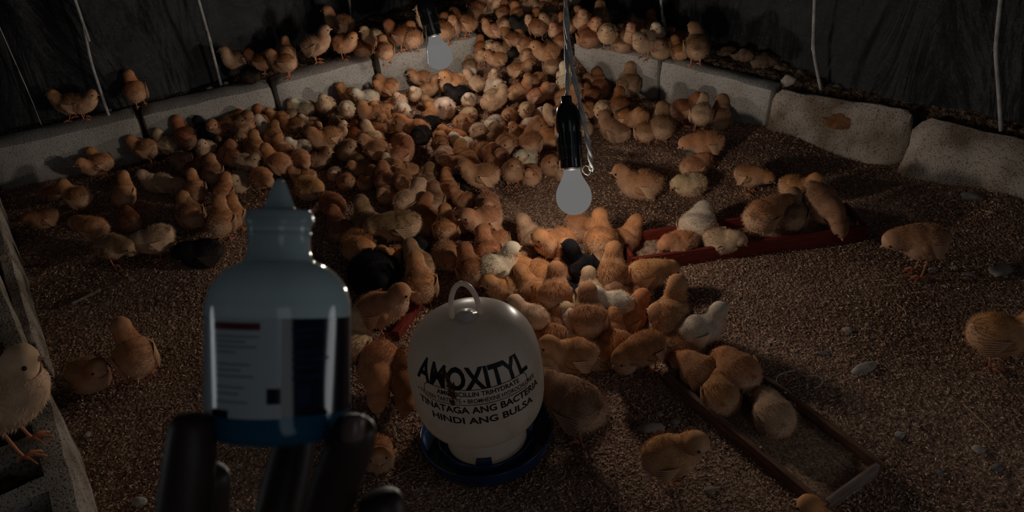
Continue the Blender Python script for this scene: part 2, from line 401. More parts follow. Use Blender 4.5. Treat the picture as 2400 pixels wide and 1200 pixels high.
so = mesh_obj('rust_stain', [(.195+x, .0035+.003*noise.noise(Vector((x*60, z*60, 3))), -.062+z) for x, z in P_], [(0, 1+k, 1+(k+1) % 26) for k in range(26)], M_RUST, STAINED, smooth=False)
def side(a, b, label, seed, hollow=False, th=.10, hgt=.16, z=.15):
    pa, pb = at(*a, z), at(*b, z)
    cells = None; div = (16, 5, 6)
    if hollow:
        div = (20, 8, 8)
        def cells(i, j): return not (1 < j < 6 and (1 < i < 6 or 7 < i < 12 or 13 < i < 18))
    o = block('concrete_block', pa, pb, label, M_CONH, th, hgt, seed, .003, .0028, div, cells, bev=.004)
    return o
# the stacked side wall at left: edges given where the photo shows the inner top edge
side((-40, 372), (28, 590), 'grey concrete block at the left edge below the flock, farthest of the side blocks', 21, z=.13, th=.045)
side((28, 590), (88, 800), 'grey weathered concrete block leaning at the left edge behind the hollow block', 22, z=.11, th=.035)
side((-40, 560), (100, 903), 'coarse hollow concrete block behind the one the big chick stands on', 23, True, .15, .19, .17)
side((112, 905), (203, 1240), 'coarse hollow concrete block under the big chick at bottom left', 24, True, .16, .19, .17)

# ------------------------------------------------------------------ hanging brooder bulbs
def bulb_material():
    M = bpy.data.materials.new('lit_bulb_glass'); M.use_nodes = True; nt = M.node_tree; nt.nodes.clear(); L = nt.links
    out = N(nt, 'ShaderNodeOutputMaterial'); e = N(nt, 'ShaderNodeEmission'); t = N(nt, 'ShaderNodeBsdfTransparent')
    e.inputs[0].default_value = (1, .99, .97, 1); e.inputs[1].default_value = .108
    t.inputs[0].default_value = (.9, .9, .9, 1)
    mx = N(nt, 'ShaderNodeAddShader'); t.inputs[0].default_value = (.25, .25, .25, 1)
    L.new(t.outputs[0], mx.inputs[0]); L.new(e.outputs[0], mx.inputs[1]); L.new(mx.outputs[0], out.inputs[0]); return M
M_BULB = bulb_material()
M_SOCK = mat('black_bakelite', (.008, .009, .012), .22, .5)
M_CORD = mat('grey_cord', (.70, .70, .67), .45, .3, var=(.5, .5, .48), scale=90)
M_WIRE = mat('bare_wire', (.45, .43, .4), .3, .6)
M_CHROME = mat('screw_cap', (.3, .3, .3), .35, .5, metal=1)
def bulb_thing(foot_z, center, r, axis, power, label, cords, socket_len):
    """axis points from the bulb up towards its socket"""
    t = empty('hanging_bulb', center); tag(t, label, 'light bulb', 'bare bulbs hung over the chicks')
    q = Vector((0, 0, 1)).rotation_difference(Vector(axis).normalized()); t.rotation_mode = 'QUATERNION'; t.rotation_quaternion = q
    prof = smooth_prof([(.02*r, -1.0*r), (.45*r, -.9*r), (.87*r, -.5*r), (1.0*r, 0), (.9*r, .5*r), (.66*r, .95*r), (.5*r, 1.3*r), (.46*r, 1.55*r)], 5)
    v, f = lathe(prof, 32); b = mesh_obj('bulb', v, f, M_BULB, t)
    v, f = lathe([(.44*r, 1.5*r), (.44*r, 1.9*r), (.40*r, 1.95*r)], 24); mesh_obj('screw_cap', v, f, M_CHROME, t)
    h = socket_len; z0 = 1.62*r
    pr = [(.60*r, z0), (.62*r, z0+.02*h), (.60*r, z0+.1*h), (.62*r, z0+.12*h), (.64*r, z0+.5*h), (.69*r, z0+.56*h), (.70*r, z0+.66*h), (.66*r, z0+.76*h), (.55*r, z0+.85*h), (.34*r, z0+.9*h), (.30*r, z0+.91*h), (.30*r, z0+h)]
    v, f = lathe(pr, 32); mesh_obj('socket', v, f, M_SOCK, t)
    # raised ribs round the socket skirt
    ribs = []
    for k in range(16):
        a = 2*PI*k/16; ribs.append(tube([(.625*r*math.cos(a), .625*r*math.sin(a), z0+.13*h), (.645*r*math.cos(a), .645*r*math.sin(a), z0+.5*h)], .0016, 5))
    v, f = join(ribs); mesh_obj('socket_ribs', v, f, M_SOCK, t)
    l = bpy.data.lights.new('bulb_light', 'POINT'); l.energy = power; l.shadow_soft_size = r*.55; l.color = BULB_COL
    l.use_nodes = True; nt = l.node_tree; em = nt.nodes['Emission']; fo = N(nt, 'ShaderNodeLightFalloff'); fo.inputs['Strength'].default_value = 1.0; fo.inputs['Smooth'].default_value = 0
    nt.links.new(fo.outputs['Linear'], em.inputs['Strength'])
    lo = bpy.data.objects.new('bulb_light', l); C.objects.link(lo); lo.parent = t
    inv = (Matrix.Translation(Vector(center)) @ q.to_matrix().to_4x4()).inverted()
    for nm, pts, rr, mm in cords:
        P = smooth_prof([tuple(p) for p in pts], 8)
        def strand(ph):
            out = []
            for i, p in enumerate(P):
                a = ph+i*.55; out.append(Vector(p)+(R_*math.cos(a)+F_*math.sin(a))*rr*.8)
            return tube([inv @ w for w in out], rr, 7)
        v, f = join([strand(0), strand(PI)]); mesh_obj(nm, v, f, mm, t)
    return t
# near bulb
D0 = (at(1365, 640)-EYE).dot(F_)
nc = at(1345, 462, .25); dn = (nc-EYE).dot(F_)
stop = atd(1327, 240, dn+.02)
axn = (atd(1328, 240, dn-.02)-nc).normalized()
bulb_thing(0, nc, .040, axn, BULB_POWER_NEAR, 'glowing bulb in a black socket hanging low in front of the flock',
    [('cord', [atd(1325, -140, dn-.02), atd(1325, 0, dn-.02), atd(1328, 120, dn-.02), atd(1330, 200, dn-.02), atd(1326, 244, dn-.02)], .0032, M_CORD),
     ('cord', [atd(1324, -140, dn-.03), atd(1326, 0, dn-.03), atd(1334, 110, dn-.03), atd(1352, 210, dn-.03), atd(1374, 310, dn-.02), atd(1384, 370, dn-.01), atd(1386, 400, dn)], .0036, M_CORD),
     ('wire_hook', [atd(1388, 398, dn), atd(1378, 410, dn), atd(1366, 400, dn), atd(1372, 388, dn), atd(1384, 394, dn)], .0011, M_WIRE)], .158)
fc = at(1030, 132, .235); df = (fc-EYE).dot(F_)
axf = (atd(1005, 40, df-.03)-fc).normalized()
bulb_thing(0, fc, .040, axf, BULB_POWER_FAR, 'glowing bulb in a black socket above the packed flock at the back',
    [('cord', [atd(990, -160, df-.05), atd(993, -60, df-.05), atd(1000, -20, df-.04), atd(1003, -8, df-.035)], .0032, M_CORD),
     ('wire', [atd(997, 60, df-.06), atd(1000, 95, df-.06), atd(1001, 130, df-.05), atd(1004, 158, df-.045)], .0008, M_WIRE)], .12)

# ------------------------------------------------------------------ chicks
def cat_rom(st, n):
    P = [st[0]]+list(st)+[st[-1]]; out = []; m_ = len(st)-1
    for q in range(n):
        u = q/(n-1)*m_; i = min(int(u), m_-1); t = u-i; a, b, c, d = P[i], P[i+1], P[i+2], P[i+3]
        out.append([.5*((2*b[j])+(c[j]-a[j])*t+(2*a[j]-5*b[j]+4*c[j]-d[j])*t*t+(-a[j]+3*b[j]-3*c[j]+d[j])*t**3) for j in range(len(b))])
    return out
BODY = [(-.046, .062, .003), (-.042, .060, .013), (-.032, .055, .0265), (-.015, .050, .0345), (.004, .049, .0355), (.020, .054, .0315)]
HEADS = {
 'level': [(.031, .063, .0250), (.037, .071, .0215), (.0410, .077, .0200), (.0465, .0805, .0196), (.0540, .0815, .0168), (.0608, .0805, .0098), (.0640, .080, .0038)],
 'up':    [(.028, .066, .0255), (.0315, .077, .0215), (.0350, .086, .0196), (.0400, .0925, .0194), (.0475, .0955, .0168), (.0543, .0955, .0098), (.0575, .095, .0038)],
 'peck':  [(.035, .052, .0245), (.046, .044, .0195), (.055, .035, .0172), (.0610, .0275, .0172), (.0665, .0205, .0145), (.0705, .0140, .0085), (.0725, .0105, .0035)],
 'low':   [(.033, .057, .0250), (.044, .0580, .0210), (.0515, .0575, .0196), (.0580, .0555, .0192), (.0652, .0515, .0165), (.0712, .0475, .0098), (.0740, .0455, .0038)],
 'eat':   [(.031, .052, .0260), (.040, .049, .0215), (.047, .0445, .0196), (.0530, .0390, .0190), (.0580, .0335, .0165), (.0620, .0290, .0098), (.0640, .0265, .0038)],
 'tuck':  [(.030, .056, .0270), (.037, .060, .0225), (.042, .060, .0195), (.0470, .0585, .0180), (.0535, .0545, .0150), (.0585, .0500, .0088), (.0605, .0480, .0035)],
}
VAR = {}
def build_variant(key, head, yaw, sit, seed):
    r = random.Random(seed); dz = -.024 if sit else 0
    st = [(x, 0, z+(0 if not sit else dz), rr*(1.06 if sit else 1), rr*(.93 if not sit else .9), 0) for x, z, rr in BODY]
    if head == 'peck': st = [(x, y, z+(-x*.30), w, h, p) for x, y, z, w, h, p in st]
    if head == 'up': st = [(x, y, z+x*.22, w, h, p) for x, y, z, w, h, p in st]
    hs = HEADS[head]; px, pz = hs[0][0], hs[0][1]
    for i, (x, z, rr) in enumerate(hs):
        a = yaw*min(1, i/2.5); ox = x-px
        hk = 1.0+.05*min(1, max(0, i-1)/2)
        st.append((px+ox*math.cos(a), ox*math.sin(a), z+dz*(1 if not sit else .85), rr*.98*hk, rr*hk, a))
    n = 30; seg = 16; R = cat_rom(st, n)
    Ctr = [Vector((q[0], q[1], q[2])) for q in R]
    V = []; Tn = []; Nn = []
    for i in range(n):
        t = (Ctr[min(i+1, n-1)]-Ctr[max(i-1, 0)]).normalized(); ps = R[i][5]
        lat = Vector((-math.sin(ps), math.cos(ps), 0)); up = t.cross(lat).normalized(); sd = up.cross(t).normalized()
        for k in range(seg):
            a = 2*PI*k/seg; cs, sn = math.cos(a), math.sin(a)
            w, h = max(R[i][3], .001), max(R[i][4], .001)
            bulge = 1.0
            if i < n*.55 and sn < 0: bulge = 1.06
            p = Ctr[i]+sd*(w*cs)+up*(h*sn*bulge)
            nn = (sd*(cs/w)+up*(sn/h)).normalized()
            p += nn*(noise.noise(p*48+Vector((seed, 0, 0)))*.0034*(1 if i < n*.66 else .5)+noise.noise(p*130+Vector((seed, 3, 0)))*.0014)
            V.append(p); Nn.append(nn); Tn.append(t)
    Fc = []
    for i in range(n-1):
        for k in range(seg):
            k2 = (k+1) % seg; Fc.append((i*seg+k, (i+1)*seg+k, (i+1)*seg+k2, i*seg+k2))
    Fc.append(tuple(range(seg))); Fc.append(tuple((n-1)*seg+k for k in reversed(range(seg))))
    def tone(i, a, p):
        s = math.sin(a); u = i/(n-1)
        back = .5+.62*s
        if u > .66: back = .60+.45*s-(.40 if u > .84 else 0)  # pale cheeks and face
        if u < .12: back -= .25
        if .5 < u < .66: back += .12
        back += .5*noise.noise(Vector(p)*34+Vector((seed, 5, 1)))
        return max(0, min(1, back))
    T = [(tone(i//seg, 2*PI*(i % seg)/seg, V[i]), .5+.4*noise.noise(V[i]*80), max(0, .55*noise.noise(V[i]*70+Vector((3, seed, 0)))) if (i//seg)/(n-1) < .5 and math.sin(2*PI*(i % seg)/seg) > .1 else 0) for i in range(len(V))]
    nb = len(V)
    # down: short strands of real geometry
    Wt = [R[i][3]*1.0 for i in range(n)]; cum = []; acc = 0
    for w in Wt: acc += w; cum.append(acc)
    for _ in range(4300):
        u = r.random()*acc; i = next(j for j, c_ in enumerate(cum) if c_ >= u); i = min(max(i, 0), n-2)
        fr = r.random(); k = r.randrange(seg); fk = r.random()
        i0, i1, k2 = i*seg, (i+1)*seg, (k+1) % seg
        p = (V[i0+k]*(1-fr)+V[i1+k]*fr)*(1-fk)+(V[i0+k2]*(1-fr)+V[i1+k2]*fr)*fk
        nn = (Nn[i0+k]*(1-fk)+Nn[i0+k2]*fk).normalized(); t = Tn[i0]
        hd = i/(n-1) > .66; face = i/(n-1) > .85
        if face and r.random() < .6: continue
        ln = r.uniform(.0025, .0045) if hd else r.uniform(.004, .0085)
        if face: ln *= .5
        dr = (nn*r.uniform(.25, .8)-t*r.uniform(.4, .9)+Vector((r.gauss(0, .28), r.gauss(0, .28), r.gauss(-.15, .25)))).normalized()
        wv = dr.cross(nn).normalized()*r.uniform(.0003, .0006)*(1 if not hd else .8)
        b_ = p-nn*.0008; o = len(V)
        V += [b_-wv, b_+wv, b_+dr*ln]; Fc.append((o, o+1, o+2))
        tb = tone(i, 2*PI*(k+fk)/seg, p); rn = r.random()
        for _2 in range(2): T.append((tb, .45+.2*rn, 0))
        T.append((max(0, tb-.15), .62+.25*rn, 0))
    me = bpy.data.meshes.new('chick'); me.from_pydata([tuple(v) for v in V], [], Fc); me.update()
    sm = np.zeros(len(me.polygons), bool); sm[:] = True; me.polygons.foreach_set('use_smooth', sm)
    ca = me.color_attributes.new('tone', 'FLOAT_COLOR', 'POINT'); cc = np.ones((len(V), 4), np.float32); cc[:, :3] = np.array(T); ca.data.foreach_set('color', cc.ravel())
    me.materials.append(M_DOWN)
    # where the face parts sit
    hc = Ctr[int((n-1)*.86)]; hrad = R[int((n-1)*.86)][3]
    a = st[-1][5]; tip = Vector(st[-1][:3]); pv = Vector(st[-3][:3]); fw = (tip-pv).normalized(); lat = Vector((-math.sin(a), math.cos(a), 0)); upv = fw.cross(lat).normalized()
    return dict(me=me, tip=tip, fw=fw, lat=lat, up=upv, hc=Vector(st[-3][:3]), hr=st[-3][3], sit=sit, dz=dz, head=head)
def feather_mesh(sgn, dz, tilt, streak, seed):
    """folded wing lying on the flank: a shoulder pad and a fan of small blades"""
    r = random.Random(seed); V = []; Fc = []; T = []
    nu, nv = 9, 7
    for i in range(nu):
        u = i/(nu-1); x = .020-.052*u; hw = .0135*math.sin(PI*min(1, .12+.80*u))**.7+.001
        for j in range(nv):
            v = -1+2*j/(nv-1); z = .056-.010*u+hw*v; y = .0375-.006*(u-.35)**2*7-.004*v*v*1.5+(.003 if 0 < j < nv-1 and 0 < i < nu-1 else -.004)-.010*max(0, v)*.6
            V.append((x, sgn*y, z+dz+tilt*x)); T.append((.85, .25+.4*r.random(), .10+streak*.35*r.random()))
    for i in range(nu-1):
        for j in range(nv-1):
            q = (i*nv+j, (i+1)*nv+j, (i+1)*nv+j+1, i*nv+j+1); Fc.append(q if sgn < 0 else tuple(reversed(q)))
    for k in range(7):
        f = k/6; bx, bz = .004-.014*f, .064-.024*f; L = .034-.010*f; dx, dzz = -math.cos(.25+.35*f), -math.sin(.25+.35*f)
        px_, pz_ = -dzz, dx; w = .0032; y0 = .0395-.004*f; o = len(V); n_ = 6
        for q in range(n_):
            s = q/(n_-1); ww = w*(1-.75*s**3); cx, cz = bx+dx*L*s, bz+dzz*L*s; y = y0-.010*s*s+.0006*k
            for e in (-1, 0, 1):
                V.append((cx+px_*ww*e, sgn*(y+(.0010 if e == 0 else 0)), cz+pz_*ww*e+dz+tilt*cx))
                T.append((.6 if e else .0, .9 if e == 0 else .25, .06+streak*(.75 if e else .1)))
        for q in range(n_-1):
            for e in range(2):
                a = o+q*3+e; qd = (a, a+3, a+4, a+1); Fc.append(qd if sgn > 0 else tuple(reversed(qd)))
    me = bpy.data.meshes.new('wing'); me.from_pydata(V, [], Fc); me.update(); me.shade_smooth()
    ca = me.color_attributes.new('tone', 'FLOAT_COLOR', 'POINT'); cc = np.ones((len(V), 4), np.float32); cc[:, :3] = np.array(T); ca.data.foreach_set('color', cc.ravel())
    me.materials.append(M_DOWN); return me
def leg_mesh(sgn, stance):
    P = [(-.004+stance*.3, sgn*.013, .034), (-.010+stance*.5, sgn*.0135, .024), (-.006+stance, sgn*.014, .008), (-.004+stance, sgn*.014, .004)]
    parts = [tube(P, .002, 7, lambda t: .0042-.0024*min(1, t*2.2))]
    b = Vector((-.004+stance, sgn*.014, .0028))
    for a, L in ((0, .023), (.55, .018), (-.55, .018), (PI-.3*sgn, .009)):
        d = Vector((math.cos(a), math.sin(a), 0)); parts.append(tube([b, b+d*L*.5+Vector((0, 0, .0016)), b+d*L*.85+Vector((0, 0, -.0006)), b+d*L+Vector((0, 0, -.0016))], .0012, 6, lambda t: .0017-.0010*t))
    v, f = join(parts); me = bpy.data.meshes.new('leg'); me.from_pydata([tuple(x) for x in v], [], f); me.update(); me.shade_smooth(); me.materials.append(M_LEG); return me
def beak_mesh(dark=False):
    pr = [(.0046, -.003), (.0042, 0), (.0030, .0032), (.0014, .0064), (.0003, .0084)]
    V = []; Fc = []; n = 10
    for i, (rr, x) in enumerate(pr):
        for k in range(n):
            a = 2*PI*k/n; V.append((x, rr*math.cos(a)*.85, rr*math.sin(a)*(1.0 if math.sin(a) > 0 else .75)-.04*x*x*10))
    # lower mandible lip as a groove ring
    for i in range(len(pr)-1):
        for k in range(n):
            k2 = (k+1) % n; Fc.append((i*n+k, i*n+k2, (i+1)*n+k2, (i+1)*n+k))
    Fc.append(tuple((len(pr)-1)*n+k for k in range(n))); Fc.append(tuple(reversed(range(n))))
    me = bpy.data.meshes.new('beak'); me.from_pydata(V, [], Fc); me.update(); me.shade_smooth(); me.materials.append(M_BEAKD if dark else M_BEAK); return me
def eye_mesh():
    bm = bmesh.new(); bmesh.ops.create_uvsphere(bm, u_segments=10, v_segments=7, radius=.0026); me = bpy.data.meshes.new('eye'); bm.to_mesh(me); bm.free(); me.shade_smooth(); me.materials.append(M_EYE); return me
LEGS = {(s, q): leg_mesh(s, q*.012) for s in (-1, 1) for q in (-1, 0, 1)}
BEAK, BEAKD, EYEM = beak_mesh(), beak_mesh(True), eye_mesh()
WINGS = {(s, z, t, k): feather_mesh(s, z, t, k, 5) for s in (-1, 1) for z in (0, -.024) for t in (0, -.30, .22) for k in (0, 1)}
Y_ = math.radians(48)
for key, (hd, yw, sit) in {'N': ('level', 0, 0), 'NL': ('level', Y_, 0), 'NR': ('level', -Y_, 0), 'U': ('up', 0, 0), 'UL': ('up', Y_, 0), 'UR': ('up', -Y_, 0),
        'D': ('peck', 0, 0), 'L': ('low', 0, 0), 'S': ('level', 0, 1), 'SL': ('level', Y_, 1), 'SR': ('level', -Y_, 1), 'Z': ('tuck', 0, 1), 'E': ('eat', 0, 1), 'ZL': ('tuck', Y_, 1)}.items():
    VAR[key] = build_variant(key, hd, yw, sit, len(VAR)*7+3)
COL = {'T': ((.42, .185, .085), .7), 'R': ((.30, .115, .048), .45), 'P': ((.56, .37, .22), .85), 'W': ((.64, .52, .39), .9), 'O': ((.48, .215, .09), .6), 'B': ((.29, .155, .08), .7), 'K': ((.012, .012, .014), .06)}
PLACED = []
def hit(x, y, hc):
    d = ray(x, y); t = np.arange(1.0, 4.8, .03); X, Y, Zr = d.x*t, d.y*t, CAM_H+d.z*t
    k = max(1, int(np.argmax(Zr <= heights(X, Y)+hc))); t = np.linspace(t[k-1], t[k], 9); X, Y, Zr = d.x*t, d.y*t, CAM_H+d.z*t
    k = int(np.argmax(Zr <= heights(X, Y)+hc)); return Vector((X[k], Y[k], Zr[k]))
def chick(p, yaw, pose='N', col='T', s=1.0, streak=None, roll=0.0, legs=True, lift=0.0):
    v = VAR[pose]; r = RNG; s *= .9
    base, al = COL[col]
    j = 1+r.uniform(-.14, .14); jc = tuple(min(1, max(0, c*j*(1+r.uniform(-.06, .06)))) for c in base)
    color = (*jc, al)
    if streak is None: streak = 1 if (col == 'B' or r.random() < .3) else 0
    o = bpy.data.objects.new('chick', v['me']); C.objects.link(o); o.color = color
    o.location = Vector(p)+Vector((0, 0, lift)); o.rotation_euler = (r.uniform(-.05, .05)+roll, r.uniform(-.07, .07), yaw); o.scale = (s, s, s)
    def part(name, me, loc, mtx=None, colr=None):
        q = bpy.data.objects.new(name, me); C.objects.link(q); q.parent = o
        if mtx is not None:
            M = mtx.to_4x4(); M.translation = loc; q.matrix_local = M
        else: q.location = loc
        if colr: q.color = colr
        return q
    fr = Matrix((v['fw'], v['lat'], v['up'])).transposed()
    part('beak', BEAKD if col == 'K' else BEAK, v['tip']-v['fw']*.0005-v['up']*.001, fr)
    for sg in (1, -1):
        part('eye', EYEM, v['hc']+v['lat']*sg*(v['hr']*.93)+v['up']*.0022+v['fw']*.0015)
    tl = -.30 if v['head'] == 'peck' else (.22 if v['head'] == 'up' else 0)
    for sg in (1, -1):
        part('wing', WINGS[(sg, v['dz'], tl, streak)], (0, 0, 0), None, color)
        if legs and not v['sit']: 
            q = part('leg', LEGS[(sg, r.choice((-1, 0, 1)) if sg > 0 else 0)], (0, 0, -lift/s)); q.scale = (1, 1, 1+lift/(s*.034))
    PLACED.append(dict(o=o, p=Vector(p), col=col, pose=pose, s=s)); return o
def yaw_at(x, y, z, ang):
    a = math.radians(ang); p = at(x, y, z); q = at(x+25*math.cos(a), y-25*math.sin(a), z); return math.atan2(q.y-p.y, q.x-p.x)
LPX = [(-200, 390), (0, 345), (325, 272), (640, 200), (880, 135), (1130, 80)]
RPX = [(1340, 100), (1545, 138), (1810, 210), (2150, 262), (2400, 322)]
def on_ledge(x, y):
    L = LPX if x < 1135 else RPX if x > 1340 else None
    if L is None: return False
    for a, b in zip(L, L[1:]):
        if a[0] <= x <= b[0]: return y < a[1]+(b[1]-a[1])*(x-a[0])/(b[0]-a[0])-11
    return False
def put(x, y, ang, pose='N', col='T', s=1.0, z0=None, label=None, streak=None, zone=None, lift=None):
    """x, y: middle of the body in the photo"""
    sit = VAR[pose]['sit']
    if lift is None: lift = 0 if sit else .006*s if pose == 'D' else .011*s
    hc = (.028 if sit else .050)*s*.9+lift
    if z0 is None and on_ledge(x, y): z0 = ZT+.004
    zg = 0.0 if z0 is None else z0
    if z0 is None:
        p = hit(x, y, hc); zg = hz(p.x, p.y)
    else: p = at(x, y, zg+hc)
    if z0 is None and not (1135 < x < 1340 and y < 140):   # keep clear of the block faces
        for _ in range(6):
            e = .01; q = np.array([p.x, p.x+e, p.x]), np.array([p.y, p.y, p.y+e]); d_ = sdist(*q)
            if d_[0] < -.042*s: break
            g = Vector((d_[1]-d_[0], d_[2]-d_[0], 0))
            if g.length < 1e-6: break
            p = p-g.normalized()*.012
        zg = hz(p.x, p.y)
    o = chick((p.x, p.y, zg+(.001 if not sit else .0)), yaw_at(x, y, zg+hc, ang), pose, col, s, streak, lift=lift)
    PLACED[-1].update(label=label, px=x, py=y, ang=ang, zone=zone, zg=zg); return o
